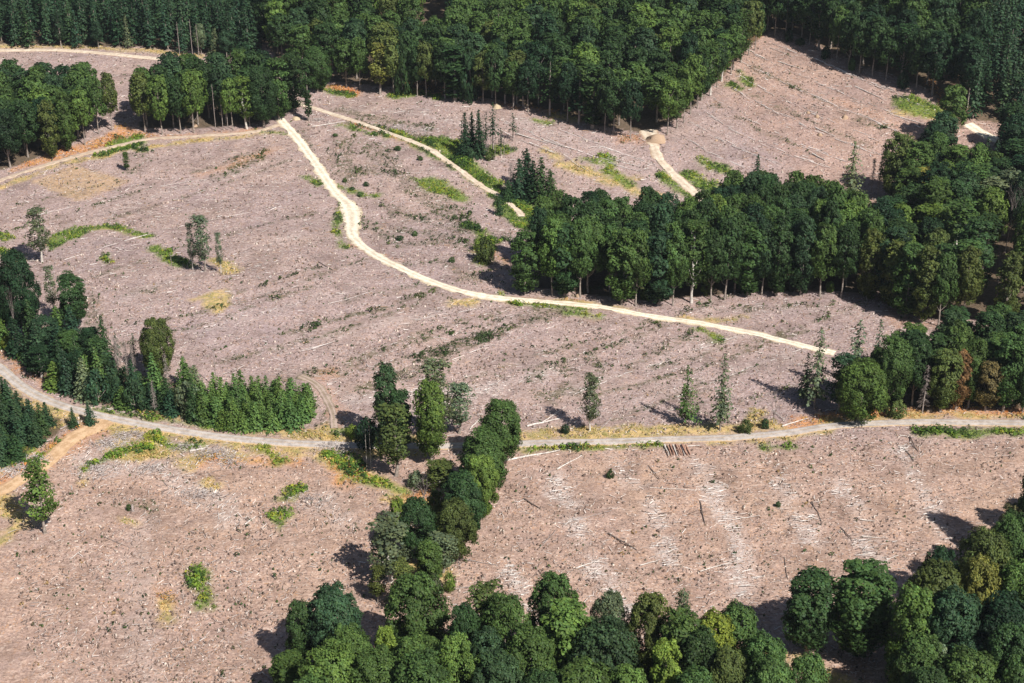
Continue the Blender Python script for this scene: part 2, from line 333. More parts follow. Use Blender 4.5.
# ------------------------------------------------------------------ ground
def build_ground():
    ys = [-400.0]
    while ys[-1] < 9000:
        y = ys[-1]
        ys.append(y + (25 if y < 200 - 25 else (0.0028 * y if y < 1000 else 0.02 * y)))
    ys = np.array(ys)
    t = [0.0]; 
    while t[-1] < 4: t.append(t[-1] + (0.0026 if t[-1] < .46 else 0.02 + 0.25 * (t[-1] - .46)))
    t = np.array(t); t = np.concatenate([-t[:0:-1], t])
    Yg, Tg = np.meshgrid(ys, t, indexing='ij')
    Xg = Tg * np.sqrt(Yg ** 2 + 150 ** 2)
    X, Y = Xg.ravel(), Yg.ravel()
    Z = T(X, Y)
    rd = np.full(X.shape, 1e9)
    for k, ln in ROADLINES.items():
        q = (X > ln[:, 0].min() - 12) & (X < ln[:, 0].max() + 12) & (Y > ln[:, 1].min() - 12) & (Y < ln[:, 1].max() + 12)
        rd[q] = np.minimum(rd[q], seg_dist(X[q], Y[q], ln[::3] if len(ln) > 60 else ln))
    flat = np.clip((rd - 3.5) / 3, 0, 1)
    rough = 0.5 * vnoise(X, Y, 4.5, 8) + 0.35 * vnoise(X, Y, 2.1, 9) + 0.16 * (RG.random(X.shape) - .5)
    near = (Y > 150) & (Y < 1100)
    Z = Z + np.where(near, rough * flat, 0) - 0.03
    cover = np.zeros((len(X), 4)); cover[:, 0] = total(GREEN, X, Y); cover[:, 1] = total(YELLOW, X, Y)
    cover[:, 2] = total(BRACK, X, Y)
    rows = np.zeros((len(X), 4)); rows[:, 0] = total(ROWS, X, Y); rows[:, 1] = total(WEEDS_AND_SHADE, X, Y)
    
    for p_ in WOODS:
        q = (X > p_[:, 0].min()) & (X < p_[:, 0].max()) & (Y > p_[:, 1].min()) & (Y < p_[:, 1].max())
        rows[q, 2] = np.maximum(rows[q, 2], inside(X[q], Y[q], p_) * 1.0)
    n, m = Yg.shape; idx = np.arange(n * m).reshape(n, m)
    Fc = np.stack([idx[:-1, :-1], idx[:-1, 1:], idx[1:, 1:], idx[1:, :-1]], -1).reshape(-1, 4)
    k = N('clearcut_ground'); P = k.pos()
    cv = k.n('ShaderNodeSeparateColor'); k.l(k.attr('cover').outputs['Color'], cv.inputs[0])
    rw = k.n('ShaderNodeSeparateColor'); k.l(k.attr('rows').outputs['Color'], rw.inputs[0])
    big = k.noise(0.018, 3, .6, P); mid = k.noise(0.11, 4, .65, P); fine = k.noise(0.9, 4, .75, P, 0.6); vf = k.noise(2.6, 2, .7, P, 1.0)
    # streaky fine texture: stretched noise, two directions
    mp = k.n('ShaderNodeMapping'); k.l(P, mp.inputs['Vector']); mp.inputs['Rotation'].default_value = (0, 0, 0.6); mp.inputs['Scale'].default_value = (0.35, 1.8, 1)
    st = k.noise(1.0, 3, .7, mp.outputs[0], .8)
    mp2 = k.n('ShaderNodeMapping'); k.l(P, mp2.inputs['Vector']); mp2.inputs['Rotation'].default_value = (0, 0, -0.35); mp2.inputs['Scale'].default_value = (0.3, 1.6, 1)
    st2 = k.noise(1.3, 3, .7, mp2.outputs[0], .8)
    c = k.mix(k.ramp(big, .35, .65), (0.300, 0.230, 0.222), (0.385, 0.280, 0.222))
    c = k.mix(k.ramp(mid, .42, .66), c, (0.225, 0.162, 0.142)); c = k.mix(k.math('MULTIPLY', k.ramp(k.noise(.045, 3, .6, P), .52, .66), .7), c, (0.21, 0.155, 0.135))
    c = k.mix(k.math('MULTIPLY', k.ramp(fine, .48, .60), .72), c, (0.16, 0.112, 0.092))
    f2 = k.noise(1.7, 3, .75, P, 1.2); c = k.mix(k.math('MULTIPLY', k.ramp(f2, .54, .64), .6), c, (0.50, 0.39, 0.33)); c = k.mix(k.math('MULTIPLY', k.ramp(f2, .44, .35), .65), c, (0.19, 0.13, 0.105))
    c = k.mix(k.math('MULTIPLY', k.ramp(st, .56, .68), .55), c, (0.56, 0.47, 0.42))
    c = k.mix(k.math('MULTIPLY', k.ramp(st2, .58, .70), .5), c, (0.50, 0.42, 0.38))
    c = k.mix(k.math('MULTIPLY', k.ramp(vf, .60, .70), .5), c, (0.12, 0.085, 0.07))
    c = k.mix(k.math('MULTIPLY', k.ramp(k.noise(.3, 4, .75, P), .56, .68), .45), c, (0.36, 0.225, 0.14))
    vo = k.n('ShaderNodeTexVoronoi'); vo.inputs['Scale'].default_value = 2.4; k.l(P, vo.inputs['Vector'])
    sv_ = k.n('ShaderNodeSeparateColor'); k.l(vo.outputs['Color'], sv_.inputs[0])
    cr = k.n('ShaderNodeValToRGB'); k.l(sv_.outputs[0], cr.inputs[0]); cr.color_ramp.interpolation = 'CONSTANT'
    els = [(0, (.20, .145, .125)), (.14, (.36, .26, .225)), (.40, (.42, .31, .27)), (.62, (.30, .235, .225)), (.76, (.50, .40, .35)), (.88, (.40, .245, .15)), (.93, (.66, .57, .52)), (.97, (.13, .10, .10))]
    cr.color_ramp.elements[0].color = (*els[0][1], 1); cr.color_ramp.elements[1].position = els[1][0]; cr.color_ramp.elements[1].color = (*els[1][1], 1)
    for p_, c_ in els[2:]:
        e_ = cr.color_ramp.elements.new(p_); e_.color = (*c_, 1)
    c = k.mix(k.math('MULTIPLY', k.ramp(k.noise(.08, 2, .5, P), .3, .6), .55), c, cr.outputs[0])
    sepx = k.n('ShaderNodeSeparateXYZ'); k.l(P, sepx.inputs[0])
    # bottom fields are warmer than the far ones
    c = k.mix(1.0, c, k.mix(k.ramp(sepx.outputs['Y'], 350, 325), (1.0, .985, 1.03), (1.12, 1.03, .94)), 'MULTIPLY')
    c = k.mix(1.0, c, k.mix(k.ramp(k.math('ADD', sepx.outputs['X'], k.math('MULTIPLY', sepx.outputs['Y'], .3)), 255, 275), (1, 1, 1), (1.05, .98, .90)), 'MULTIPLY')
    c = k.mix(k.math('MULTIPLY', k.math('MULTIPLY', rw.outputs[0], k.ramp(k.noise(1.1, 3, .8, P, 1.5), .40, .56)), .9), c, (0.50, 0.43, 0.40))
    wn = k.ramp(k.noise(0.55, 3, .7, P), .42, .56)
    c = k.mix(k.math('MULTIPLY', k.math('MULTIPLY', rw.outputs[1], wn), .95), c, (0.095, 0.088, 0.045))
    br = k.noise(0.5, 3, .6, P)
    c = k.mix(k.math('MULTIPLY', cv.outputs[2], k.ramp(fine, .3, .55)), c, (0.50, 0.25, 0.115))
    yn = k.mix(k.ramp(br, .4, .6), (0.52, 0.37, 0.17), (0.30, 0.25, 0.10))
    c = k.mix(k.math('MULTIPLY', cv.outputs[1], k.ramp(fine, .28, .5)), c, yn)
    c = k.mix(k.math('MULTIPLY', cv.outputs[0], .9), c, k.mix(k.ramp(fine, .4, .6), (0.19, 0.26, 0.045), (0.08, 0.12, 0.03)))
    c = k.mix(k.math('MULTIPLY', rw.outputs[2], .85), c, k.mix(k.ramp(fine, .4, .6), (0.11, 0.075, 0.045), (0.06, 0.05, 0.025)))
    k.l(c, k.b.inputs['Base Color']); k.b.inputs['Roughness'].default_value = 1.0
    hsum = k.math('ADD', fine, k.math('MULTIPLY', st, .7)); k.bump(hsum, 0.9, 0.35)
    me = make_mesh('ground', np.stack([X, Y, Z], 1), Fc, k.m, extra={'cover': cover, 'rows': rows}, smooth=True)
    link('ground', me, kind='structure')

def road_mat(name, base, light, dark, rut=1.0, verge=(0.3, 0.22, 0.12)):
    k = N(name); P = k.pos(); uvn = k.n('ShaderNodeUVMap'); s_ = k.n('ShaderNodeSeparateXYZ'); k.l(uvn.outputs[0], s_.inputs[0])
    f = k.noise(0.5, 4, .7, P); g = k.noise(3.0, 3, .7, P)
    c = k.mix(k.ramp(f, .36, .64), tuple(v * .88 for v in base), light); c = k.mix(k.math('MULTIPLY', k.ramp(k.noise(.12, 2, .6, P), .5, .65), .35), c, dark); c = k.mix(k.math('MULTIPLY', k.ramp(g, .5, .65), .5), c, dark)
    u = k.math('ABSOLUTE', k.math('SUBTRACT', s_.outputs[0], .5))      # 0 centre .. .5 edge
    rutm = k.math('MULTIPLY', k.ramp(k.math('ABSOLUTE', k.math('SUBTRACT', u, .22)), .10, .03), k.ramp(f, .25, .5))
    c = k.mix(k.math('MULTIPLY', rutm, .5 * rut), c, light)
    mid = k.math('MULTIPLY', k.ramp(u, .10, .03), k.ramp(g, .4, .6)); c = k.mix(k.math('MULTIPLY', mid, .5 * rut), c, verge)
    e = k.math('ADD', u, k.math('MULTIPLY', k.math('SUBTRACT', g, .5), .35))
    c = k.mix(k.ramp(e, .36, .5), c, verge)
    k.l(c, k.b.inputs['Base Color']); k.bump(g, .5, .1); return k.m
def build_road(name, mat, lift, wob=.35, wf=None):
    ln = ROADLINES[name]; hw = ROADS[name][1]
    d = np.gradient(ln, axis=0); d /= np.linalg.norm(d, axis=1)[:, None]; nrm = np.stack([-d[:, 1], d[:, 0]], 1)
    # resample to ~2 m
    L = np.concatenate([[0], np.cumsum(np.linalg.norm(np.diff(ln, axis=0), axis=1))])
    s = np.arange(0, L[-1], 1.2); P = np.stack([np.interp(s, L, ln[:, i]) for i in (0, 1)], 1); Nn = np.stack([np.interp(s, L, nrm[:, i]) for i in (0, 1)], 1)
    K = 9; V = []; U = []
    for j in range(K):
        a = j / (K - 1) * 2 - 1
        w = hw * (1 + (0 if wf is None else wf(s / L[-1])))
        off = a * w
        if abs(a) > .9: off = off + np.sign(a) * (wob * 1.6 * vnoise(P[:, 0], P[:, 1], 3.0, 30 + j) + wob * vnoise(P[:, 0], P[:, 1], 1.3, 50 + j) * 1.4)
        q = P + Nn * np.reshape(off * np.ones(len(s)), (-1, 1))
        z = T(q[:, 0], q[:, 1]) + lift + 0.05 * (1 - a * a) - (0.14 if abs(a) > .9 else 0)
        V.append(np.column_stack([q, z])); U.append(np.column_stack([np.full(len(s), (a + 1) / 2), s / 10]))
    V = np.stack(V, 1).reshape(-1, 3); U = np.stack(U, 1).reshape(-1, 2)
    idx = np.arange(len(s) * K).reshape(len(s), K)
    Fc = np.stack([idx[:-1, :-1], idx[1:, :-1], idx[1:, 1:], idx[:-1, 1:]], -1).reshape(-1, 4)
    link(name, make_mesh(name, V, Fc, mat, uv=U, smooth=True), kind='structure')
CREAM = road_mat('limestone_gravel', (0.60, 0.52, 0.405), (0.76, 0.68, 0.55), (0.46, 0.38, 0.28), 1.2, (0.42, 0.33, 0.22))
GREY = road_mat('grey_gravel', (0.34, 0.30, 0.275), (0.48, 0.43, 0.395), (0.26, 0.22, 0.195), 1.0, (0.46, 0.31, 0.16))
TAN = road_mat('tan_dirt', (0.41, 0.32, 0.25), (0.52, 0.42, 0.33), (0.34, 0.24, 0.17), .7, (0.36, 0.25, 0.15))
TAN2 = road_mat('pale_dirt', (0.50, 0.41, 0.32), (0.63, 0.54, 0.43), (0.40, 0.3, 0.2), .6, (0.36, 0.25, 0.17))
ORNG = road_mat('orange_dirt', (0.46, 0.29, 0.16), (0.58, 0.40, 0.25), (0.33, 0.22, 0.13), .9, (0.40, 0.27, 0.15))
build_road('gravel_road', GREY, .10)
_hl = np.concatenate([[0], np.cumsum(np.linalg.norm(np.diff(ROADLINES['haul_road'], axis=0), axis=1))]); _hc = _hl[54] / _hl[-1]
build_road('haul_road', CREAM, .12, 1.0, lambda u: .8 * np.exp(-((u - _hc) / .045) ** 2) - .22 * np.clip((u - .5) / .3, 0, 1))
build_road('upper_track', TAN2, .11, .6)
build_road('field_track', TAN, .09, .9)
build_road('forest_edge_track', TAN2, .10, .3)
build_road('hillside_road', TAN2, .12, .8, lambda u: .7 * np.exp(-((u - .02) / .12) ** 2))
build_road('valley_road', CREAM, .12, .4)
build_road('rutted_trail', road_mat('old_trail', (0.27, 0.20, 0.165), (0.40, 0.31, 0.26), (0.18, 0.14, 0.10), 1.6, (0.20, 0.17, 0.09)), .06, 1.2)
build_road('dirt_turnout', ORNG, .075, .8, lambda u: .5 * np.exp(-((u - .1) / .1) ** 2))

# ------------------------------------------------------------------ sticks and brush on the cleared ground (stuff)
def tubes(A, B, r, col, r2=None, sides=3):
    """prisms between point arrays A and B"""
    n = len(A); d = B - A; d /= np.maximum(np.linalg.norm(d, axis=1), 1e-6)[:, None]
    up = np.tile([0.3, 0.2, 1.0], (n, 1)); u = np.cross(d, up); u /= np.maximum(np.linalg.norm(u, axis=1), 1e-6)[:, None]; v = np.cross(d, u)
    r = np.broadcast_to(r, (n,)); r2 = r * .6 if r2 is None else r2
    V = np.zeros((n, 2 * sides, 3)); ph = RG.random(n) * 6.28
    for k in range(sides):
        a = ph + k * 2 * math.pi / sides; o = u * np.cos(a)[:, None] + v * np.sin(a)[:, None]
        V[:, k] = A + o * r[:, None]; V[:, sides + k] = B + o * np.broadcast_to(r2, (n,))[:, None]
    base = (np.arange(n) * 2 * sides)[:, None]
    Fc = np.stack([np.stack([base[:, 0] + k, base[:, 0] + (k + 1) % sides, base[:, 0] + sides + (k + 1) % sides, base[:, 0] + sides + k], 1) for k in range(sides)], 1).reshape(-1, 4)
    C = None if col is None else np.repeat(col, 2 * sides, axis=0)
    return V.reshape(-1, 3), Fc, C
def view_sample(n, ymin=215, ymax=830):
    y = ymin + (ymax - ymin) * RG.random(n) ** 1.25
    x = (RG.random(n) * 2 - 1) * .40 * y
    return x, y
WOODS = []     # world polygons of forest floors: filled below
def forest_mask(x, y):
    m = np.zeros(x.shape, bool)
    for p in WOODS: m |= inside(x, y, p)
    return m
def road_dist(x, y):
    d = np.full(x.shape, 1e9)
    for k, ln in ROADLINES.items(): d = np.minimum(d, seg_dist(x, y, ln[::4]) - ROADS[k][1])
    return d

# ------------------------------------------------------------------ trees
def leaf_quads(Pc, Nrm, size, col, aspect=1.0):
    n = len(Pc); Nrm = Nrm / np.maximum(np.linalg.norm(Nrm, axis=1), 1e-6)[:, None]
    ref = RG.normal(size=(n, 3)); u = np.cross(Nrm, ref); u /= np.maximum(np.linalg.norm(u, axis=1), 1e-6)[:, None]; v = np.cross(Nrm, u)
    s = np.broadcast_to(size, (n,))[:, None] * .5
    V = np.zeros((n, 4, 3)); cn = [(-1, -.55), (.55, -1), (1, .55), (-.55, 1)]
    for k, (a, b) in enumerate(cn):
        j = 1 + .35 * (RG.random((n, 2)) - .5)
        V[:, k] = Pc + u * s * a * j[:, :1] * aspect + v * s * b * j[:, 1:] + Nrm * s * .35 * (RG.random((n, 1)) - .5)
    Fc = np.arange(n * 4).reshape(n, 4)
    return V.reshape(-1, 3), Fc, np.repeat(col, 4, axis=0)
def tint(n, base=None, var=.26, hue=.14):
    b = 1 + var * (RG.random(n) * 2 - 1); h = hue * (RG.random(n) * 2 - 1)
    c = np.stack([b * (1 + h), b * (1 + .3 * h), b * (1 - h)], 1)
    return c if base is None else c * base
def polytube(pts, rad, sides=6):
    pts = np.array(pts, float); n = len(pts); V = []; 
    d = np.gradient(pts, axis=0); d /= np.linalg.norm(d, axis=1)[:, None]
    for p, t, r in zip(pts, d, rad):
        u = np.cross(t, [0.31, 0.95, 0.05]); u /= np.linalg.norm(u); v = np.cross(t, u)
        for k in range(sides):
            a = 2 * math.pi * k / sides; V.append(p + (u * math.cos(a) + v * math.sin(a)) * r)
    Fc = []
    for i in range(n - 1):
        for k in range(sides):
            Fc.append((i * sides + k, i * sides + (k + 1) % sides, (i + 1) * sides + (k + 1) % sides, (i + 1) * sides + k))
    return np.array(V), np.array(Fc)
def join(parts):
    V, Fc, C = [], [], []; o = 0
    for p in parts:
        V.append(p[0]); Fc.append(p[1] + o); o += len(p[0])
        if len(p) > 2 and p[2] is not None: C.append(p[2])
    return np.vstack(V), np.vstack(Fc), (np.vstack(C) if C else None)

def trunk_geo(rng, H, r0, targets, top=.85, bend=.25, sides=6):
    pts = [np.array([0, 0, -.4])]; n = 7
    bx, by = rng.normal(0, bend, 2)
    for i in range(1, n + 1):
        t = i / n; pts.append(np.array([bx * math.sin(t * 2.2) + rng.normal(0, .08), by * math.sin(t * 2.6) + rng.normal(0, .08), t * H * top]))
    rad = [r0 * (1.35 if i == 0 else (1 - i / (n + .7)) ** .8) for i in range(n + 1)]
    parts = [polytube(pts, rad, sides)]
    P = np.array(pts)
    for c in targets:
        z = max(.18 * H, c[2] - (np.hypot(c[0], c[1]) * .9 + .08 * H)); z = min(z, H * top * .96)
        a = np.array([np.interp(z, P[:, 2], P[:, i]) for i in range(3)]); a[2] = z
        m = (a + c) / 2 + np.array([0, 0, -.06 * H * rng.random()]) + rng.normal(0, .12, 3)
        rr = r0 * .38 * (1 - z / H) + .05
        parts.append(polytube([a, m, c], [rr, rr * .7, .03], 4))
    return join(parts)[:2]

PROF = {
 'round':   lambda t: math.sqrt(max(0, 1 - ((t - .48) / .55) ** 2)),
 'forest':  lambda t: math.sqrt(max(0, 1 - ((t - .36) / (.68 if t > .36 else .5)) ** 2)),
 'tall':    lambda t: (.88 + .12 * math.sin(t * 9)) * math.sqrt(max(0, 1 - ((t - .5) / .53) ** 2)),
 'wispy':   lambda t: (.72 + .28 * math.sin(t * 6 + 1)) * math.sqrt(max(0, 1 - ((t - .55) / .5) ** 2)),
 'column':  lambda t: .85 * math.sqrt(max(0, 1 - ((t - .5) / .53) ** 2)) * (.8 + .2 * math.sin(t * 14)),
}
PROTO = {}
def broadleaf(key, seed, H, R, cb, prof, lobes, subs, leaves, ls, lobe_r=.36, drop=.08, trunk=BARK, r0=.38, targets=7, keep=1.0, fill=1.0):
    rng = np.random.default_rng(seed); ch = H * (1 - cb); pr = PROF[prof]; cen = []; LR = []
    stretch = rng.normal(1, .09, 2)
    i = 0
    while len(cen) < lobes:
        t = ((i + .5) / lobes) % 1.0 if i < lobes else rng.random(); t = min(max(t + rng.normal(0, .05), .04), .95)
        a = i * 2.39996 + rng.normal(0, .35); i += 1
        r = pr(t)
        if rng.random() < drop: 
            if i < lobes * 3: cen_skip = True
            continue
        lr = lobe_r * R * (.75 + .5 * rng.random()) * (0.72 + .28 * r)
        rr = max(0, r * R * (.92 + .2 * rng.random()) - lr * .85)
        cen.append([rr * math.cos(a) * stretch[0], rr * math.sin(a) * stretch[1], cb * H + t * (ch - lr * .8) + lr * .1]); LR.append(lr)
    cen.append([0, 0, cb * H + ch * .88]); LR.append(lobe_r * R * .8)
    if fill:
        for tt, ff in ((.25, .62), (.48, .72), (.7, .66), (.86, .42)):
            r_ = pr(tt) * R; cen.append([rng.normal(0, .08) * R, rng.normal(0, .08) * R, cb * H + ch * tt]); LR.append(r_ * ff * fill)
    cen = np.array(cen); LR = np.array(LR); parts = []
    mid = np.array([0, 0, cb * H + ch * .45])
    for c, lr in zip(cen, LR):
        lt = 1 + .16 * rng.normal(); m = subs
        for s_ in range(m):
            zz = 1 - 2 * (s_ + .5) / m; ph = s_ * 2.39996 + rng.random() * .9
            d = np.array([math.sqrt(1 - zz * zz) * math.cos(ph), math.sqrt(1 - zz * zz) * math.sin(ph), zz])
            out = (c - mid); out = out / max(np.linalg.norm(out), .1)
            if d @ out < -.45 and d[2] < .3: continue
            sr = lr * (.42 + .22 * rng.random()); sc = c + d * lr * .68
            n = max(3, int(leaves * (.7 + .6 * rng.random()) * keep * max(1, (lr / (lobe_r * R)) ** 2)))
            dd = RG.normal(size=(n, 3)) + out * .55 + np.array([0, 0, .35]); dd /= np.linalg.norm(dd, axis=1)[:, None]
            pos = sc + dd * sr * (.75 + .32 * RG.random((n, 1)))
            big = sc + dd * sr - mid; big /= np.maximum(np.linalg.norm(big, axis=1), .1)[:, None]; nr = dd * .75 + big * .65 + .38 * RG.normal(size=(n, 3))
            tb = lt * (1 + .12 * rng.normal())
            parts.append(leaf_quads(pos, nr, ls * (.65 + .7 * RG.random(n)), tint(n, tb)))
    V, Fc, C = join(parts)
    tg = cen[RG.permutation(len(cen))[:targets]] if targets else []
    tv, tf = trunk_geo(rng, H, r0, tg)
    # the crown rests exactly within H
    store(key, V, Fc, C, tv, tf, trunk, V[:, 2].max(), np.percentile(np.hypot(V[:, 0], V[:, 1]), 97))
def store(key, V, Fc, C, tv, tf, tm, H, R):
    PROTO[key] = dict(V=V, F=Fc, C=C, tv=tv, tf=tf, H=H, R=R, tm=tm,
        crown=None if V is None else make_mesh('crown_' + key, V, Fc, LEAF, col=C), trunk=make_mesh('trunk_' + key, tv, tf, tm, smooth=True))
def conifer(key, seed, H, R, cb, step, nb, per, ls, power=.85, sparse=0.0, droop=.25, r0=.22, bright=1.0, trunk=BARK):
    rng = np.random.default_rng(seed); Pc, Nr, Cc, Sz = [], [], [], []; z = cb * H; tg = []
    lop = rng.normal(0, .12, 2)
    while z < H * .985:
        f = (H - z) / (H * (1 - cb)); rr = R * f ** power * (.86 + .24 * rng.random()) + .12
        n = max(3, int(nb * (.5 + .5 * f)))
        for b in range(n):
            if rng.random() < sparse: continue
            a = rng.random() * 6.283; L = rr * (.72 + .4 * rng.random()) * (1 + lop[0] * math.cos(a) + lop[1] * math.sin(a)); lt = 1 + .2 * rng.normal()
            m = max(2, int(per * (.35 + .65 * f)))
            for q in range(m):
                u = (q + .6) / m; x = L * u
                Pc.append([x * math.cos(a) + rng.normal(0, .12), x * math.sin(a) + rng.normal(0, .12), z - droop * x + rng.normal(0, .08)])
                Nr.append([math.cos(a) * .65 + rng.normal(0, .35), math.sin(a) * .65 + rng.normal(0, .35), .75])
                Cc.append(lt * bright * (.8 + .35 * u)); Sz.append(ls * (.7 + .6 * rng.random()) * (.65 + .35 * f))
            if sparse > .2 and rng.random() < .5: tg.append(np.array([L * .9 * math.cos(a), L * .9 * math.sin(a), z - droop * L]))
        z += step * (.8 + .4 * rng.random())
    n = len(Pc); V, Fc, C = leaf_quads(np.array(Pc), np.array(Nr), np.array(Sz), tint(n, None, .15) * np.array(Cc)[:, None])
    parts = [polytube([[0, 0, -.4], [0, 0, H * .5], [0, 0, H * .97]], [r0 * 1.2, r0 * .7, .03], 6)]
    for t in tg: parts.append(polytube([[0, 0, t[2] + .2], list(t)], [.05, .02], 3))
    tv, tf, _ = join(parts)
    store(key, V, Fc, C, tv, tf, trunk, H, np.percentile(np.hypot(V[:, 0], V[:, 1]), 98))
def dead_conifer(key, seed, H, R, n=90, cb=.15, mat=DEAD, r0=.2, power=.8):
    rng = np.random.default_rng(seed); parts = [polytube([[0, 0, -.4], [.1, 0, H * .5], [0, .1, H]], [r0 * 1.2, r0 * .7, .03], 6)]
    for i in range(n):
        t = cb + (1 - cb) * (i + .5) / n; a = rng.random() * 6.28; L = R * (1 - t) ** power * (.5 + .6 * rng.random()) + .3; z = t * H
        b = [L * math.cos(a), L * math.sin(a), z - .35 * L * rng.random() - .1]
        parts.append(polytube([[0, 0, z], [b[0] * .5, b[1] * .5, z], b], [.06, .045, .02], 3))
        for q in range(3):
            u = .4 + .2 * q; c = [b[0] * u, b[1] * u, z]; a2 = a + rng.choice([-1, 1]) * .8
            parts.append(polytube([c, [c[0] + .7 * math.cos(a2), c[1] + .7 * math.sin(a2), z - .4]], [.035, .015], 3))
    V, Fc, _ = join(parts); store(key, None, None, None, V, Fc, mat, H, R)
def bare_tree(key, seed, H, R, mat=DEAD, r0=.22, depth_=4, start=.45):
    rng = np.random.default_rng(seed); parts = [polytube([[0, 0, -.4], [.1, .05, H * start]], [r0 * 1.2, r0 * .75], 6)]
    def grow(p, d, L, r, k):
        q = p + d * L; m = (p + q) / 2 + rng.normal(0, .05 * L, 3); parts.append(polytube([p, m, q], [r, r * .8, r * .55], 4 if k < 2 else 3))
        if k >= depth_: return
        for _ in range(3 if k < 2 else 2):
            e = d + rng.normal(0, .55, 3); e[2] = abs(e[2]) * .7 + .25; e /= np.linalg.norm(e); grow(q, e, L * (.62 + .2 * rng.random()), r * .55, k + 1)
    for i in range(5):
        a = i * 2.4; z = H * start * (.7 + .3 * i / 4); d = np.array([math.cos(a) * .6, math.sin(a) * .6, .8]); d /= np.linalg.norm(d)
        grow(np.array([.08, .03, z]), d, H * .17, r0 * .5, 1)
    V, Fc, _ = join(parts); s = H / V[:, 2].max(); V = V * np.array([1, 1, s]); store(key, None, None, None, V, Fc, mat, H, np.hypot(V[:, 0], V[:, 1]).max())
def pole(key, seed, H, r0=.2, mat=DEAD, stubs=10):
    rng = np.random.default_rng(seed); parts = [polytube([[0, 0, -.4], [.12, 0, H * .4], [0, .1, H * .8], [.05, .1, H]], [r0 * 1.2, r0, r0 * .7, r0 * .45], 6)]
    for i in range(stubs):
        z = H * (.3 + .68 * rng.random()); a = rng.random() * 6.28; L = .5 + .8 * rng.random()
        parts.append(polytube([[0, 0, z], [L * math.cos(a), L * math.sin(a), z + .1]], [.06, .02], 3))
    V, Fc, _ = join(parts); store(key, None, None, None, V, Fc, mat, H, 1.0)

# near crowns (fine leaves), mid crowns, far crowns
for i in range(5): broadleaf('round%d' % i, 20 + i, 21, 6.2, .13, 'round', 58, 10, 36, .36, .27, .03, r0=.42, fill=1.15)
for i in range(3): broadleaf('olive%d' % i, 40 + i, 18, 6.6, .12, 'round', 84, 8, 28, .32, .21, .02, r0=.4)
for i in range(4): broadleaf('tall%d' % i, 50 + i, 22, 4.8, .12, 'tall', 46, 9, 30, .38, .33, .08, r0=.34)
for i in range(3): broadleaf('wispy%d' % i, 60 + i, 20, 4.2, .22, 'wispy', 24, 8, 15, .36, .38, .2, trunk=PALE if i == 0 else BARK, r0=.26, targets=16, fill=0)
for i in range(7): broadleaf('forest%d' % i, 70 + i, 25, 6.0, .30, 'forest', 40, 8, 22, .50, .30, .05, r0=.36, targets=6)
for i in range(3): broadleaf('edge%d' % i, 80 + i, 26, 4.8, .07, 'tall', 36, 8, 22, .50, .36, .08, r0=.34, targets=6)
for i in range(4): broadleaf('far%d' % i, 90 + i, 26, 6.2, .30, 'forest', 38, 7, 15, .66, .29, .04, r0=.36, targets=3)
for i in range(2): broadleaf('column%d' % i, 100 + i, 22, 2.2, .10, 'column', 22, 7, 14, .42, .6, .1, r0=.25, targets=3, fill=0)
for i in range(3): broadleaf('bush%d' % i, 110 + i, 4, 2.4, .0, 'round', 14, 8, 18, .28, .42, .1, r0=.08, targets=4, fill=0)
for i in range(4): conifer('spruce%d' % i, 120 + i, 17, 3.4, .04, .40, 13, 6, .62, .72)
for i in range(3): conifer('farspruce%d' % i, 130 + i, 24, 3.6, .12, .7, 10, 4, .95, .75, r0=.25)
for i in range(2): conifer('youngspruce%d' % i, 140 + i, 11, 3.1, .02, .32, 13, 6, .55, .62)
for i in range(3): conifer('larch%d' % i, 150 + i, 18, 3.4, .14, .48, 12, 6, .58, .62, .2, .12)
for i in range(3): conifer('raggedspruce%d' % i, 160 + i, 20, 2.3, .34, .55, 8, 4, .55, .55, .15, .4, trunk=DEAD)
for i in range(2): dead_conifer('deadspruce%d' % i, 170 + i, 15, 2.4)
for i in range(2): dead_conifer('brushyspruce%d' % i, 175 + i, 16, 2.2, 170, .25)
for i in range(2): bare_tree('baretree%d' % i, 180 + i, 17, 3)
bare_tree('bareshrub0', 190, 6, 3, DEAD, .1, 4, .15)
for i in range(2): pole('barepole%d' % i, 185 + i, 15)
pole('palepole0', 188, 12, .16, PALE, 6)

KIND = {'round': 'broadleaf_tree', 'olive': 'broadleaf_tree', 'tall': 'broadleaf_tree', 'wispy': 'slender_tree', 'forest': 'broadleaf_tree', 'edge': 'broadleaf_tree',
        'far': 'broadleaf_tree', 'column': 'ivy_clad_tree', 'bush': 'bush', 'spruce': 'spruce_tree', 'farspruce': 'spruce_tree', 'youngspruce': 'young_spruce',
        'larch': 'thin_conifer', 'raggedspruce': 'thin_conifer', 'deadspruce': 'dead_spruce', 'brushyspruce': 'dead_spruce', 'baretree': 'dead_tree', 'bareshrub': 'dead_shrub', 'barepole': 'bare_trunk', 'palepole': 'bare_trunk'}
CATG = {'broadleaf_tree': 'tree', 'slender_tree': 'tree', 'ivy_clad_tree': 'tree', 'bush': 'bush', 'spruce_tree': 'conifer', 'young_spruce': 'conifer',
        'thin_conifer': 'conifer', 'dead_spruce': 'dead tree', 'dead_tree': 'dead tree', 'dead_shrub': 'dead shrub', 'bare_trunk': 'bare trunk'}
NV = {}
for k in PROTO: NV.setdefault(k.rstrip('0123456789'), []).append(k)
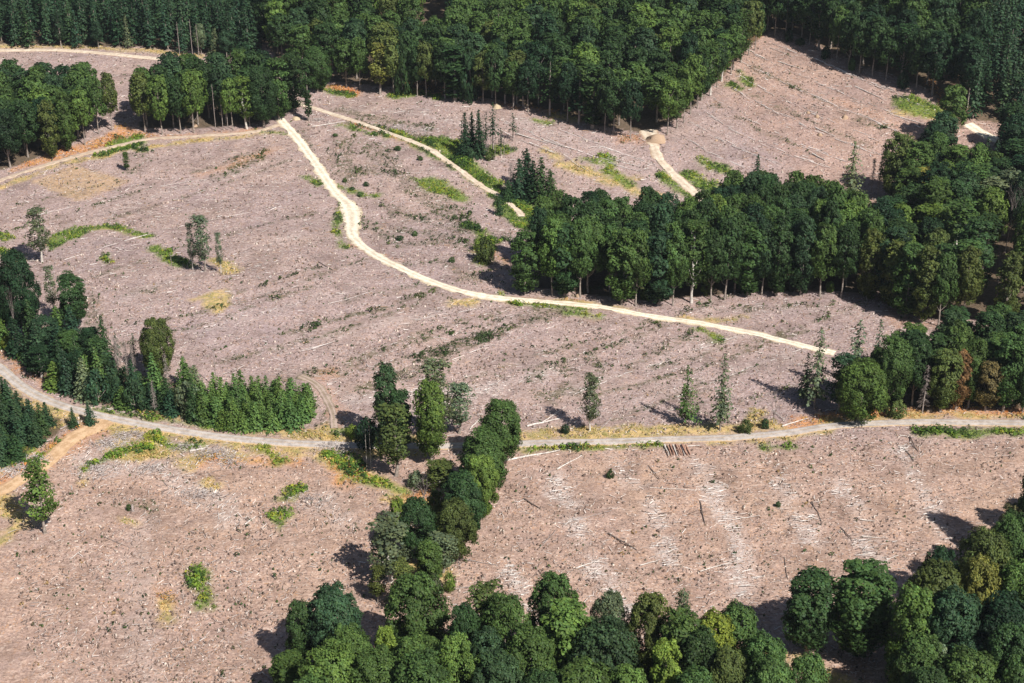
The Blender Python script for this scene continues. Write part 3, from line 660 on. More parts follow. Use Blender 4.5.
TONES = {   # leaf colours
 'dark': (0.034, 0.068, 0.022), 'mid': (0.062, 0.110, 0.029), 'light': (0.094, 0.154, 0.034), 'lime': (0.170, 0.225, 0.036),
 'olive': (0.086, 0.112, 0.030), 'blue': (0.036, 0.072, 0.031), 'spruce': (0.030, 0.064, 0.031), 'young': (0.090, 0.160, 0.042),
 'grey': (0.112, 0.145, 0.078), 'rust': (0.22, 0.115, 0.045), 'gold': (0.175, 0.170, 0.038), 'brown': (0.135, 0.115, 0.050), 'deep': (0.018, 0.044, 0.018)}
COUNT = {}
def plant(kind, P, H, R, tone, label, group=None, rz=None, lean=(0, 0), jitter=.12, variant=None):
    vs = NV[kind]; key = vs[variant % len(vs)] if variant is not None else random.choice(vs)
    pr = PROTO[key]; nm = KIND[kind]
    root = bpy.data.objects.new(nm, None); COL.objects.link(root); root.empty_display_size = 1
    root.location = (P[0], P[1], P[2]); root.rotation_euler = (lean[0], lean[1], random.random() * 6.283 if rz is None else rz)
    s = R / pr['R']; root.scale = (s, s, H / pr['H'])
    root['label'] = label; root['category'] = CATG[nm]
    if group: root['group'] = group
    link('trunk', pr['trunk'], root)
    if pr['crown'] is not None:
        c = link('crown', pr['crown'], root); b = 1 + jitter * random.uniform(-1.3, 1.3); h = jitter * .7 * random.uniform(-1, 1)
        t = TONES[tone]; c.color = (t[0] * b * (1 + h), t[1] * b, t[2] * b * (1 - h), 1)
    COUNT[nm] = COUNT.get(nm, 0) + 1
    return root
PLACED = []      # (x, y, r) of every tree so stands do not grow into single trees
def tree(kind, x, base, top, w, tone, label, group=None, **kw):
    """x, base, top, w: where the photograph shows this tree's foot, tip and crown width"""
    w = w * (1.4 if kind in ('spruce', 'raggedspruce') and base < 260 else 1)
    P = gp(x, base); H = height_for(P, top); R = w / 2 / (F / depth(P + np.array([0, 0, H / 2])))
    PLACED.append((P[0], P[1], R))
    return plant(kind, P, H, R, tone, label, group, **kw)

# ---- single trees on the cleared ground and along its edges: kind, x, foot y, tip y, crown width px, tone, label
SINGLES = [
 ('wispy',42,262,207,24,'grey','tall slender pale-barked tree standing alone at the left edge of the big clear-cut'),
 ('wispy',205,272,214,19,'grey','spindly tree with a bright trunk, tallest of the cluster left of the yellow grass patch'),
 ('wispy',193,270,222,9,'grey','very thin tree with a tiny crown just left of the spindly tree'),
 ('wispy',221,273,232,8,'grey','thin leaning stem with wisps of leaves just right of the spindly cluster tree'),
 ('wispy',590,431,374,21,'grey','lone narrow grey-green tree just above the gravel road, near the log pile'),
 ('larch',685,425,364,26,'mid','lone ragged conifer standing above the gravel road'),
 ('larch',720,430,352,26,'grey','tall thin feathery tree above the gravel road, right of the ragged conifer'),
 ('wispy',45,533,459,34,'light','solitary ragged green tree in the lower left field beside the orange track'),
 ('round',25,338,250,42,'deep','large dark broad crown behind the dead pine pole at the left edge'),
 ('tall',76,330,272,30,'dark','dark open-crowned tree on the field edge above the left spruces'),
 ('wispy',54,315,266,13,'grey','thin pale green tree just right of the large dark crown at the left'),
 ('round',161,378,317,34,'olive','round dark olive tree rising above the left spruce strip'),
 ('column',127,170,152,7,'mid','low green sapling among the orange bracken'),
 ('wispy',380,94,42,24,'gold','yellow-green tree at the front of the top forest edge beside the bracken'),
 ('column',309,121,58,10,'dark','narrow ivy-clad tree standing alone by the junction of the cream road'),
 ('spruce',465,155,112,14,'deep','dark spruce at the left end of the small clump in the upper clearing'),
 ('spruce',472,152,110,11,'deep','second spruce from the left in the small upper clump'),
 ('spruce',479,156,109,13,'deep','widest spruce in the middle of the small upper clump'),
 ('raggedspruce',486,152,111,10,'deep','ragged thin spruce right of the widest one in the upper clump'),
 ('raggedspruce',493,150,101,10,'deep','tallest spruce of the small upper clump, with a bare lower stem'),
 ('raggedspruce',513,140,112,8,'deep','small tuft-topped spruce right of the upper clump'),
 ('raggedspruce',501,156,127,7,'deep','tuft-topped thin spruce between the two upper clumps'),
 ('bush',470,158,147,12,'blue','bluish bush at the foot of the upper spruce clump'),
 ('bush',490,160,151,11,'olive','olive bush right of the upper spruce clump'),
 ('spruce',526,190,147,20,'deep','tall dark spruce at the back of the clump above the track end'),
 ('spruce',519,198,158,18,'spruce','greyish spruce at the left of the clump above the track end'),
 ('spruce',533,200,160,17,'deep','spruce in the middle of the clump above the track end'),
 ('spruce',541,202,157,19,'dark','green spruce at the right of the clump above the track end'),
 ('spruce',550,204,168,16,'dark','short spruce at the right end of the clump above the track end'),
 ('brushyspruce',511,196,163,12,'dark','grey dead spruce at the left foot of the clump above the track end'),
 ('spruce',508,200,180,12,'dark','small spruce at the left foot of the clump above the track end'),
 ('spruce',499,215,193,7,'dark','small dark spruce beside the end of the upper track'),
 ('bush',485,262,236,22,'olive','olive green bush on the slope below the upper track'),
 ('bush',479,250,238,12,'lime','bright green bush left of the olive one below the upper track'),
 ('edge',525,294,230,30,'mid','separate light green tree left of the middle forest beside the cream road'),
 ('spruce',596,208,191,9,'deep','small pointed spruce poking over the back of the middle forest'),
 ('bush',655,215,192,22,'deep','dark tree-like bush by the lower end of the hillside road'),
 ('bush',645,212,196,15,'deep','dark bush left of the one by the lower end of the hillside road'),
 ('bush',668,216,202,14,'dark','low bush between the hillside road and the dark bushes'),
 ('larch',849,203,140,26,'grey','tall sparse yellowish tree at the bottom tip of the hillside clearing'),
 ('spruce',756,188,153,11,'deep','pointed spruce rising from the left shoulder of the middle forest'),
 ('round',732,232,176,36,'dark','big round tree on the left shoulder of the middle forest'),
 ('tall',893,200,132,32,'olive','tall tree with a bare stem right of the sparse yellowish one'),
 ('tall',912,205,140,32,'mid','green tree behind the bare-stemmed one on the valley side'),
 ('tall',918,212,166,26,'gold','yellowish tree below the green one on the valley side'),
 ('brushyspruce',871,193,158,9,'dark','first of three dead brushy spruces at the bottom of the hillside clearing'),
 ('brushyspruce',878,195,156,9,'dark','middle of three dead brushy spruces at the bottom of the hillside clearing'),
 ('brushyspruce',885,198,160,9,'dark','last of three dead brushy spruces at the bottom of the hillside clearing'),
 ('brushyspruce',962,185,145,9,'dark','reddish dead spruce in the valley beside the dark spruces'),
 ('brushyspruce',968,187,144,10,'dark','second reddish dead spruce in the valley beside the dark spruces'),
 ('spruce',981,190,136,15,'deep','tall dark spruce just below the pale valley road'),
 ('spruce',990,195,138,15,'deep','dark spruce right of the tallest one below the valley road'),
 ('spruce',974,192,145,14,'deep','dark spruce left of the tallest one below the valley road'),
 ('baretree',1005,252,180,20,'dark','tall whitish dead tree with bare branches at the right side'),
 ('baretree',993,322,252,13,'dark','dead tree with a bare pole and small grey top above the right stand'),
 ('wispy',1003,236,170,40,'grey','grey-green thinly leaved tree beside the whitish dead tree'),
 ('wispy',985,240,178,34,'grey','dull grey-green tree left of the whitish dead tree'),
 ('baretree',18,348,284,12,'dark','dead pine pole with a small bare top at the left edge'),
 ('barepole',217,388,345,4,'dark','bare grey trunk standing above the right end of the spruce strip'),
 ('barepole',172,270,256,3,'dark','short bare snag left of the spindly cluster'),
 ('brushyspruce',119,378,338,10,'dark','grey dead spruce at the left of the row above the spruce strip'),
 ('brushyspruce',129,382,341,9,'dark','grey dead spruce second in the row above the spruce strip'),
 ('brushyspruce',136,385,344,9,'dark','grey dead spruce third in the row above the spruce strip'),
 ('raggedspruce',119,365,331,9,'spruce','thin living spruce above the row of dead spruces'),
 ('raggedspruce',136,368,332,10,'blue','bluish living spruce top right of the row of dead spruces'),
 ('deadspruce',169,396,354,11,'dark','pale dead spruce in front of the spruces below the round olive tree'),
 ('deadspruce',155,412,380,9,'dark','dead grey spruce leaning over the road verge in the spruce strip'),
 ('spruce',74,427,407,12,'dark','small spruce beside the road, left of the pair'),
 ('spruce',90,424,401,14,'spruce','small spruce beside the road, right of the pair'),
 ('palepole0'.rstrip('0'),367,471,429,2,'dark','left of two pale bare poles below the gravel road'),
 ('palepole',371,470,431,2,'dark','right of two pale bare poles below the gravel road'),
 # tree row crossing the gravel road
 ('tall',388,446,363,26,'blue','tall narrow tree left of the road crossing, its top split from its neighbour'),
 ('tall',401,452,389,28,'dark','dark tree just right of the tall narrow one at the road crossing'),
 ('wispy',396,476,404,36,'olive','dull olive tree in front of the road beside the two pale poles'),
 ('bush',368,447,416,26,'deep','dark low tree behind the two pale poles'),
 ('bush',352,437,424,14,'lime','bright yellow-green bush above the road near the two pale poles'),
 ('wispy',438,440,360,34,'grey','tall sparse grey-green tree behind the yellow-green one at the road crossing'),
 ('tall',431,463,381,32,'light','bright yellow-green tree with a pale foot just below the road'),
 ('wispy',459,433,383,27,'grey','thin see-through tree right of the yellow-green one above the road'),
 ('round',501,466,399,40,'mid','round dense tree overlapping the gravel road at the head of the tree row'),
 ('round',484,497,428,46,'mid','green tree below the round one in the diagonal tree row'),
 ('round',480,520,455,40,'light','lighter green tree on the right side of the diagonal tree row'),
 ('round',463,540,473,44,'dark','dark green full tree in the middle of the diagonal tree row'),
 ('olive',456,560,500,42,'olive','olive tree low in the diagonal tree row, on its right side'),
 ('round',418,562,498,38,'dark','dark round tree on the left side of the diagonal tree row'),
 ('wispy',391,582,519,46,'grey','pale sparse wide tree left of the diagonal tree row'),
 ('bush',399,528,496,24,'lime','bright bush on the upper left of the dark round tree'),
 ('wispy',443,572,534,32,'grey','small grey-green tree at the bottom of the diagonal tree row'),
 ('wispy',440,492,462,34,'olive','scrubby olive tree below the road between the two halves of the row'),
 ('bush',436,520,488,22,'olive','olive bush in the gap of the diagonal tree row'),
 ('bush',417,487,470,18,'grey','grey thin bush below the yellow-green tree'),
 ('wispy',378,602,566,20,'olive','thin olive tree left of the big green crown at the bottom'),
 ('bush',450,590,572,14,'light','small green bush below the diagonal row'),
 ('bareshrub',424,503,476,22,'dark','grey leafless shrub in the gap of the diagonal tree row'),
 ('bareshrub',773,424,389,26,'dark','leafless brown shrub above the road bend'),
 ('bush',565,433,424,10,'deep','small dark bush at the road verge left of the lone narrow tree'),
 ('bush',745,432,419,16,'olive','olive bush on the verge left of the leafless shrub'),
 ('bush',765,428,418,10,'dark','small dark bush beside the leafless shrub'),
 ('bush',610,478,470,9,'dark','tiny dark green bush below the road in the right field'),
 ('bush',778,507,501,6,'dark','tiny dark bush alone in the lower right field'),
 ('bush',129,510,504,6,'mid','tiny bush at the tall stump in the lower left field'),
 # right stand above the road
 ('larch',814,408,326,28,'grey','tall sparse conifer at the left end of the right roadside stand'),
 ('larch',804,402,352,22,'spruce','short sparse conifer left of the tall one in the roadside stand'),
 ('larch',852,398,318,34,'grey','sparse feathery conifer at the end of the cream road'),
 ('larch',873,392,318,24,'grey','thin feathery conifer right of the one at the end of the cream road'),
 ('wispy',838,412,354,30,'blue','bluish thin-leaved tree at the left of the bright roadside tree'),
 ('olive',858,421,360,54,'light','bright green bulky tree nearest the road bend'),
 ('round',886,416,335,44,'mid','green tree right of the bright bulky one in the roadside stand'),
 ('forest',912,410,338,34,'dark','dark green tree behind the pale dead spruce by the road'),
 ('deadspruce',922,418,365,15,'dark','pale dead spruce standing in front of the roadside stand'),
 ('tall',940,417,348,30,'olive','dull olive tree left of the rust-coloured one'),
 ('tall',955,415,350,24,'rust','rust-coloured dying tree in the roadside stand'),
 ('tall',985,416,360,26,'brown','brownish tree right of the rust-coloured one'),
 ('tall',968,412,338,26,'mid','green tree between the rust-coloured and the brownish one'),
 ('tall',1003,416,332,32,'mid','green tree right of the brownish one by the road'),
 ('round',1022,417,335,34,'dark','dark tree by the road at the right border'),
 ('bush',896,417,398,20,'olive','olive shrub at the foot of the roadside stand, left of the dead spruce'),
 ('round',264,127,66,30,'dark','dark round tree in the front row nearest the cream road junction but two'),
 ('edge',279,119,58,28,'mid','tall green tree second from the cream road junction'),
 ('edge',294,112,52,28,'dark','dark tall tree behind the cream road junction'),
 ('round',318,92,46,30,'mid','round tree behind the start of the upper track'),
 ('wispy',247,129,76,22,'light','light slender tree left of the cream road junction'),
 ('wispy',404,612,562,26,'olive','thin olive tree between the diagonal tree row and the large full crown'),
 ('bush',433,594,572,18,'grey','grey-green bush above the large full crown'),
 ('tall',430,590,540,26,'mid','small mid green tree at the lower tip of the diagonal tree row'),
 # bottom left group
 ('round',336,668,586,46,'blue','bluish round tree on a bare trunk with a gap behind it, lower left'),
 ('tall',303,668,601,24,'dark','slender dark tree left of the bluish round one'),
 ('round',418,668,576,54,'mid','large full green crown at the head of the bottom forest'),
 ('tall',388,690,627,20,'lime','small lime green tree before the dark gap at the bottom'),
 ('olive',335,728,644,56,'light','yellow-green broad crown at the bottom left of the forest'),
 ('tall',293,700,655,34,'mid','low green tree at the left end of the bottom forest'),
 ('round',378,730,650,50,'mid','green crown right of the yellow-green broad one'),
 ('round',425,742,652,52,'mid','grey-green crown under the large full one'),
 ('round',458,728,636,42,'light','light green crown with a pale upright twig top'),
 ('round',465,696,602,30,'dark','dark narrow crown right of the large full one'),
 ('wispy',484,672,586,40,'olive','thin olive crown at the upper edge of the bottom forest'),
 ('olive',505,690,592,46,'mid','green domed crown right of the thin olive one'),
 ('round',553,668,574,44,'mid','round crown standing highest above the bottom forest'),
 ('tall',566,698,602,48,'light','crown with yellowish top right below the highest round one'),
 ('round',530,720,628,50,'mid','green crown below the domed one in the bottom forest'),
 ('round',500,740,655,50,'blue','bluish crown touching the bottom of the picture, left of centre'),
 ('round',607,680,591,33,'grey','small pale crown with a dark underside'),
 ('olive',603,718,622,64,'blue','broad bluish green crown under the small pale one'),
 ('round',648,690,594,42,'olive','olive green round crown in the middle of the bottom edge'),
 ('wispy',679,680,588,20,'grey','pale feathery tree top above the bottom forest'),
 ('tall',678,708,611,40,'mid','green tree below the pale feathery top'),
 ('round',709,704,610,38,'lime','yellow-green crown left of the last round one'),
 ('round',731,696,602,38,'mid','round green crown at the right end of the bottom forest'),
 ('tall',662,732,640,28,'lime','small bright yellow-green crown deep in the bottom forest'),
 ('round',694,724,630,44,'dark','dark crown right of the small bright one'),
 ('round',722,740,648,40,'olive','olive crown near the lower right end of the bottom forest'),
 ('round',757,728,633,42,'mid','green crown beside the bare gap at the bottom'),
 ('round',762,752,656,44,'mid','low crown under the one beside the bare gap'),
 ('round',580,752,664,60,'mid','green crown on the bottom border below the broad bluish one'),
 ('round',625,756,668,44,'light','light crown on the bottom border'),
 ('round',690,760,670,44,'mid','crown on the bottom border below the dark one'),
 ('round',543,756,672,46,'dark','dark crown on the bottom border left of centre'),
 # bottom right group
 ('tall',806,652,573,44,'dark','dark tree standing free at the left of the lower right forest'),
 ('tall',856,656,563,52,'mid','tall green tree, second from the left of the lower right forest'),
 ('tall',903,684,586,36,'light','bright green narrow tree right of the tall one'),
 ('round',800,742,655,40,'mid','low round tree beside the bare gap at the bottom right'),
 ('round',930,640,548,40,'deep','dark bluish crown behind the olive dome'),
 ('olive',925,656,562,52,'olive','olive dome-shaped crown at the front of the lower right forest'),
 ('olive',974,622,528,54,'olive','dark olive dome nearest the round shadow on the field'),
 ('olive',968,652,556,42,'gold','yellowish olive crown below the dark dome'),
 ('round',998,608,516,40,'mid','green crown right of the dark olive dome'),
 ('round',1003,656,561,38,'light','light bluish-green crown at the right'),
 ('round',944,684,589,50,'blue','bluish round crown below the olive dome'),
 ('round',990,692,595,50,'deep','very dark crown near the right border'),
 ('tall',1018,696,602,24,'olive','small olive crown at the right border'),
 ('round',998,722,626,48,'dark','dark green crown in the lower right'),
 ('round',956,742,650,56,'mid','green crown on the bottom border at the right'),
 ('round',918,752,668,44,'dark','dark crown on the bottom border left of the green one'),
 ('round',1010,750,655,44,'mid','green crown in the bottom right corner'),
 ('wispy',925,705,640,26,'grey','thin brownish-green tree in the dark gap of the lower right forest'),
 ('round',1024,600,505,34,'deep','dark crown cut by the right border below the rust bush'),
 ('round',1026,560,455,34,'dark','dark tall crown at the right border above the shadows'),
 ('tall',1003,560,503,20,'brown','brownish thin tree left of the dark border crown'),
 ('round',1030,640,545,40,'dark','dark crown on the right border beside the light bluish-green one'),
]
for kd, x, b, t, w, tone, lab in SINGLES:
    if b > 650 and kd != 'wispy': w *= 1.22
    elif b > 480 and x > 500 and kd in ('round', 'olive', 'tall'): w *= 1.1
    if x > 866 and 405 < b < 419 and kd != 'bush': b -= 5
    tree(kd, x, b, t, w, tone, lab, lean=(0, random.uniform(-.04, .04)) if kd in ('wispy', 'baretree') else (0, 0))

# ---- stands: every tree its own object, foot positions spread over the stand's floor
REQ = []
def wpoly(px): return world_line(px)
def ok(x, y, sp, extra=()):
    for (a, b, r) in PLACED:
        if (a - x) ** 2 + (b - y) ** 2 < (sp * .5 + r * .55) ** 2: return False
    return True
def clear_of_roads(x, y, m):
    X, Y = np.array([x]), np.array([y])
    return float(road_dist(X, Y)[0]) > m
def stand(px, sp, kinds, Hm, Rm, tones, what, where, group, holes=(), floor=True, n=4000, jit=.12):
    poly = wpoly(px)
    if floor: WOODS.append(poly)
    hl = [wpoly(h) for h in holes]; lo, hi = poly.min(0), poly.max(0); got = []
    area = (hi - lo).prod(); tries = int(min(12000, area / sp ** 2 * 14)); rng = np.random.default_rng(int(abs(px[0][0]) * 7 + len(px) * 131 + sp * 10))
    C = rng.random((tries, 2)) * (hi - lo) + lo; C = C[inside(C[:, 0], C[:, 1], poly)]
    for h in hl: C = C[~inside(C[:, 0], C[:, 1], h)]
    if len(C): C = C[road_dist(C[:, 0], C[:, 1]) > sp * .38]
    arr = np.zeros((0, 2)); pl = np.array(PLACED)
    for x, y in C:
        if len(arr) and ((arr - (x, y)) ** 2).sum(1).min() < sp * sp: continue
        if len(pl) and (((pl[:, 0] - x) ** 2 + (pl[:, 1] - y) ** 2) < (sp * .45 + pl[:, 2] * .6) ** 2).any(): continue
        arr = np.vstack([arr, [x, y]])
    for x, y in arr:
        add_req(x, y, kinds, Hm, Rm, tones, what, where, group, jit)
        got.append((x, y, sp * .45))
    PLACED.extend(got); return len(got)
WORDS = {'dark': 'dark green', 'mid': 'mid green', 'light': 'light green', 'lime': 'yellow-green', 'olive': 'olive green', 'blue': 'bluish green', 'spruce': 'dark green',
         'young': 'fresh green', 'grey': 'grey-green', 'deep': 'deep green', 'gold': 'yellowish', 'rust': 'rusty', 'brown': 'brownish'}
def add_req(x, y, kinds, Hm, Rm, tones, what, where, group, jit=.12):
    kd = random.choice(kinds); tone = random.choice(tones)
    REQ.append(dict(kind=kd, P=(x, y, float(T(x, y))), H=random.uniform(*Hm), R=random.uniform(*Rm), tone=tone,
        label=WORDS[tone] + ' ' + what[kd] + ' ' + where, group=group, jit=jit))
def edge_line(px, sp, kinds, Hm, Rm, tones, what, where, group):
    ln = spline(wpoly(px), 8); L = np.concatenate([[0], np.cumsum(np.linalg.norm(np.diff(ln, axis=0), axis=1))]); s = sp * .5
    while s < L[-1]:
        x = np.interp(s, L, ln[:, 0]) + random.uniform(-1, 1); y = np.interp(s, L, ln[:, 1]) + random.uniform(-1, 1.5)
        if clear_of_roads(x, y, 1.5) and ok(x, y, sp * .6):
            add_req(x, y, kinds, Hm, Rm, tones, what, where, group); PLACED.append((x, y, sp * .4))
        s += sp * random.uniform(.75, 1.3)
DK = {'forest': 'broadleaf tree', 'edge': 'tall broadleaf tree', 'far': 'broadleaf tree', 'column': 'ivy-clad tree', 'wispy': 'slender tree', 'farspruce': 'spruce', 'spruce': 'spruce',
      'raggedspruce': 'ragged thin spruce', 'brushyspruce': 'dead spruce', 'youngspruce': 'young spruce', 'barepole': 'bare trunk', 'bush': 'bush', 'larch': 'sparse conifer', 'tall': 'tree', 'round': 'tree', 'deadspruce': 'dead spruce', 'olive': 'tree'}
MIXD = ['dark', 'dark', 'mid', 'mid', 'blue', 'mid', 'light', 'deep']
MIXE = ['dark', 'mid', 'mid', 'dark', 'light', 'olive', 'blue']

# middle forest along the cream road
edge_line([(545,293),(575,298),(610,303),(640,307)], 5.5, ['edge','edge','forest','forest'], (23,28), (3.8,5.4), MIXE, DK, 'on the road side of the middle forest, left part', 'trees at the front of the middle forest')
edge_line([(650,305),(690,304),(725,299),(760,296),(800,296),(845,297)], 5.5, ['edge','forest','edge','forest','wispy'], (23,28), (3.8,5.4), MIXE, DK, 'on the clearing side of the middle forest, right part', 'trees at the front of the middle forest')
edge_line([(550,290),(640,302),(720,294),(845,293)], 9, ['bush'], (2.5,6), (1.3,2.4), ['mid','light','dark','olive'], DK, 'at the foot of the middle forest front', 'bushes along the middle forest front')
stand([(535,287),(640,300),(700,297),(760,291),(850,292),(880,290),(880,250),(800,236),(750,233),(715,246),(690,257),(620,258),(560,258),(532,265)], 6.2, ['forest'], (22,28), (4.3,5.8), MIXD, DK, 'inside the middle forest', 'trees inside the middle forest')
# valley side on the right
edge_line([(862,300),(885,308),(905,318),(940,326),(985,325),(1024,322)], 6, ['edge','wispy','edge','forest'], (21,26), (3.8,5), ['olive','olive','mid','olive','dark'], DK, 'on the front edge of the right-hand forest', 'trees on the front edge of the right-hand forest')
stand([(880,300),(905,312),(940,320),(1045,318),(1060,170),(1000,205),(960,200),(930,205),(905,215),(880,250)], 7.8, ['forest','forest','edge','wispy'], (19,27), (4.9,6.6), ['dark','mid','deep','dark','olive','light','blue'], DK, 'in the right-hand forest of the valley', 'trees in the right-hand forest')
stand([(925,170),(940,150),(962,148),(1010,150),(1060,150),(1060,205),(1000,212),(955,205),(925,205)], 7.4, ['forest','forest'], (18,24), (4.9,6.2), ['dark','deep','mid','blue'], DK, 'in the valley below the pale road', 'trees in the valley below the pale road')
# upper right
edge_line([(768,36),(800,41),(825,54),(860,73),(890,80),(915,90),(930,97)], 6.5, ['edge','edge','edge','forest','wispy'], (21,27), (3.8,5.6), ['dark','deep','mid','dark'], DK, 'along the upper right border of the hillside clearing', 'trees along the upper right clearing border')
stand([(768,30),(800,36),(825,48),(860,66),(890,74),(925,88),(955,118),(960,132),(948,140),(930,152),(945,152),(968,120),(975,60),(950,-10),(760,-10)], 8.6, ['far'], (20,28), (5.2,6.7), ['dark','deep','mid','dark','blue'], DK, 'in the forest above the hillside clearing', 'trees in the forest above the hillside clearing')
stand([(968,118),(1005,124),(1060,124),(1060,-40),(940,-40),(955,-10),(978,60)], 5.8, ['farspruce'], (19,26), (3.2,4.2), ['spruce','deep','spruce','blue'], DK, 'in the plantation in the upper right corner', 'spruces in the upper right corner')
edge_line([(772,38),(800,44),(826,58),(860,76),(890,83),(915,92)], 7, ['bush'], (3,8), (1.6,3), ['dark','deep','mid'], DK, 'at the foot of the upper right clearing border', 'bushes along the upper right clearing border')
# top broadleaf forest
TOPF = 'on the lower border of the top forest'
edge_line([(300,92),(342,88),(380,92),(430,98),(490,105),(540,114)], 6.5, ['forest','edge','forest','bush','column'], (20,26), (3.8,5.6), ['dark','mid','dark','deep','olive'], DK, TOPF + ', left half', 'trees along the lower border of the top forest')
edge_line([(545,116),(575,122),(600,131),(640,141)], 6.0, ['forest','edge','edge','column','raggedspruce'], (22,27), (3.8,5.6), ['dark','mid','dark','deep'], DK, TOPF + ', right half', 'trees along the lower border of the top forest')
edge_line([(664,138),(680,128),(700,105),(720,84),(745,60),(762,42)], 6.5, ['forest','edge','forest','wispy'], (20,26), (3.8,5.6), ['dark','mid','olive','light'], DK, 'along the left border of the hillside clearing', 'trees along the left border of the hillside clearing')
stand([(318,82),(342,82),(380,86),(430,92),(490,99),(560,112),(600,125),(640,133),(660,128),(690,110),(715,82),(745,52),(770,28),(775,-60),(255,-60),(262,40),(290,74)], 9.0, ['far'], (20,28), (5.4,6.9), ['dark','mid','dark','mid','blue','mid','dark','light','mid','olive','deep'], DK, 'in the broad forest across the top', 'trees in the broad top forest', holes=[[(418,16),(446,16),(444,-8),(412,-8)]])
for x, b in ((505,104),(514,106),(523,108)): tree('raggedspruce', x, b, 62, 12, 'spruce', {505:'left',514:'middle',523:'right'}[x] + ' of three thin ragged spruces at the lower border of the top forest', None)
# conifers top left
stand([(-30,44),(60,45),(140,47),(190,51),(250,58),(262,45),(262,-40),(-40,-40)], 5.4, ['farspruce'], (19,26), (3.2,4.2), ['spruce','spruce','deep','blue'], DK, 'in the plantation across the upper left', 'spruces across the upper left')
edge_line([(5,47),(60,47),(140,49),(190,54),(240,62)], 8, ['brushyspruce','farspruce','farspruce','farspruce','farspruce','wispy','tall'], (12,20), (2.2,3.6), ['spruce','spruce','grey','dark'], DK, 'along the border of the upper left plantation', 'trees along the border of the upper left plantation')
for x, t in ((193, 19), (199, 24), (180, 22)): tree('barepole', x, 58, t, 3, 'dark', {193:'tall pale bare trunk, middle of three beside the upper left plantation',199:'tall bare trunk, right of three beside the upper left plantation',180:'tall bare trunk, left of three beside the upper left plantation'}[x])
# stands A, B, C in the upper left
edge_line([(5,176),(27,170),(50,160),(72,151),(88,141)], 8, ['edge','wispy','edge','forest'], (22,26), (3.2,4.6), ['mid','light','dark','olive'], DK, 'at the front of the upper left stand, by the bracken', 'trees at the front of the upper left stand')
stand([(-40,178),(10,168),(35,158),(60,148),(85,135),(88,112),(40,112),(-40,115)], 7.2, ['forest'], (20,25), (5,6.2), MIXD, DK, 'in the upper left stand', 'trees in the upper left stand')
edge_line([(92,136),(105,131),(117,131)], 6, ['edge','forest'], (22,26), (3.4,4.4), ['dark','mid','olive'], DK, 'in the small clump between the two upper left stands', 'trees of the small upper left clump')
edge_line([(137,131),(160,134),(200,133),(230,131),(262,127),(296,119)], 7, ['edge','forest','edge','wispy','column'], (21,26), (3.8,5.2), ['dark','mid','mid','light','dark','olive'], DK, 'in the front row of the stand left of the cream road', 'front row of the stand left of the cream road')
stand([(137,127),(200,128),(250,124),(288,112),(285,98),(250,97),(200,100),(150,108)], 7.6, ['forest'], (20,25), (5,6.2), MIXD, DK, 'in the stand left of the cream road', 'trees in the stand left of the cream road')
for i, (x, b, t) in enumerate(((216,131,84),(223,130,92),(228,130,88),(112,131,98),(250,127,95))): tree('barepole', x, b, t, 3, 'dark', ['bare pale trunk','thin bare trunk','crooked bare trunk','lone bare trunk','last bare trunk'][i] + ' in the tree row below the upper left clearing, ' + ['the tallest','the middle one','the right one','at the small clump','nearest the cream road'][i])
# left spruce strip along the gravel road
stand([(-30,345),(0,350),(28,368),(52,388),(85,392),(112,388),(108,362),(80,345),(55,338),(30,342),(0,325),(-30,320)], 5.0, ['spruce','spruce','tall','wispy'], (8,16), (2.8,4.0), ['dark','spruce','mid','deep','dark','light'], DK, 'in the thick left part of the spruce strip', 'trees in the left part of the spruce strip')
stand([(55,392),(85,401),(120,408),(160,415),(200,422),(202,402),(190,388),(165,380),(130,372),(108,366),(108,385)], 3.7, ['spruce','spruce','spruce','bush'], (6,15), (2.7,3.7), ['spruce','dark','young','spruce','mid','grey'], DK, 'in the middle of the spruce strip', 'spruces in the middle of the spruce strip')
stand([(200,424),(240,430),(275,431),(298,427),(313,414),(308,402),(290,398),(240,398),(202,400)], 2.5, ['youngspruce'], (5,10), (2.4,3.4), ['young','young','light','young','mid'], DK, 'at the right end of the spruce strip', 'young spruces at the right end of the spruce strip')
stand([(-30,470),(0,466),(20,457),(45,442),(64,428),(60,418),(30,411),(0,402),(-30,396)], 3.3, ['spruce'], (6.5,10), (2.3,3.0), ['blue','spruce','dark','blue'], DK, 'in the young plantation at the left below the road', 'spruces of the plantation below the road')
stand([(0,345),(20,350),(30,362),(50,380),(40,372),(15,355)], 3.5, ['bush'], (2,5), (1.4,2.4), ['light','mid','lime'], DK, 'at the left end of the spruce strip', 'bushes at the left end of the spruce strip')
edge_line([(60,402),(120,415),(200,428),(270,436)], 5, ['bush','bush'], (1.5,3), (1,1.8), ['mid','light','olive'], DK, 'on the verge under the spruce strip', 'bushes on the verge under the spruce strip')
# right roadside stand
stand([(840,409),(880,408),(950,407),(1060,408),(1060,372),(1000,362),(940,362),(905,372),(880,385),(850,395)], 6.6, ['forest','forest','edge'], (17,21), (4.6,5.8), ['mid','mid','dark','light','blue','mid'], DK, 'inside the right roadside stand', 'trees inside the right roadside stand')
# behind the named crowns at the bottom
stand([(300,745),(330,712),(360,690),(400,680),(470,676),(540,690),(600,700),(680,705),(740,715),(775,745),(780,800),(280,800)], 7.5, ['round'], (17,20), (4.4,5.6), ['mid','dark','dark','blue'], DK, 'filling the bottom forest between the named crowns', 'trees filling the bottom forest')
stand([(905,760),(915,690),(950,650),(980,620),(1000,590),(1015,560),(1080,520),(1100,760)], 7.5, ['round'], (17,20), (4.4,5.6), ['mid','dark','dark','blue'], DK, 'filling the lower right forest between the named crowns', 'trees filling the lower right forest')
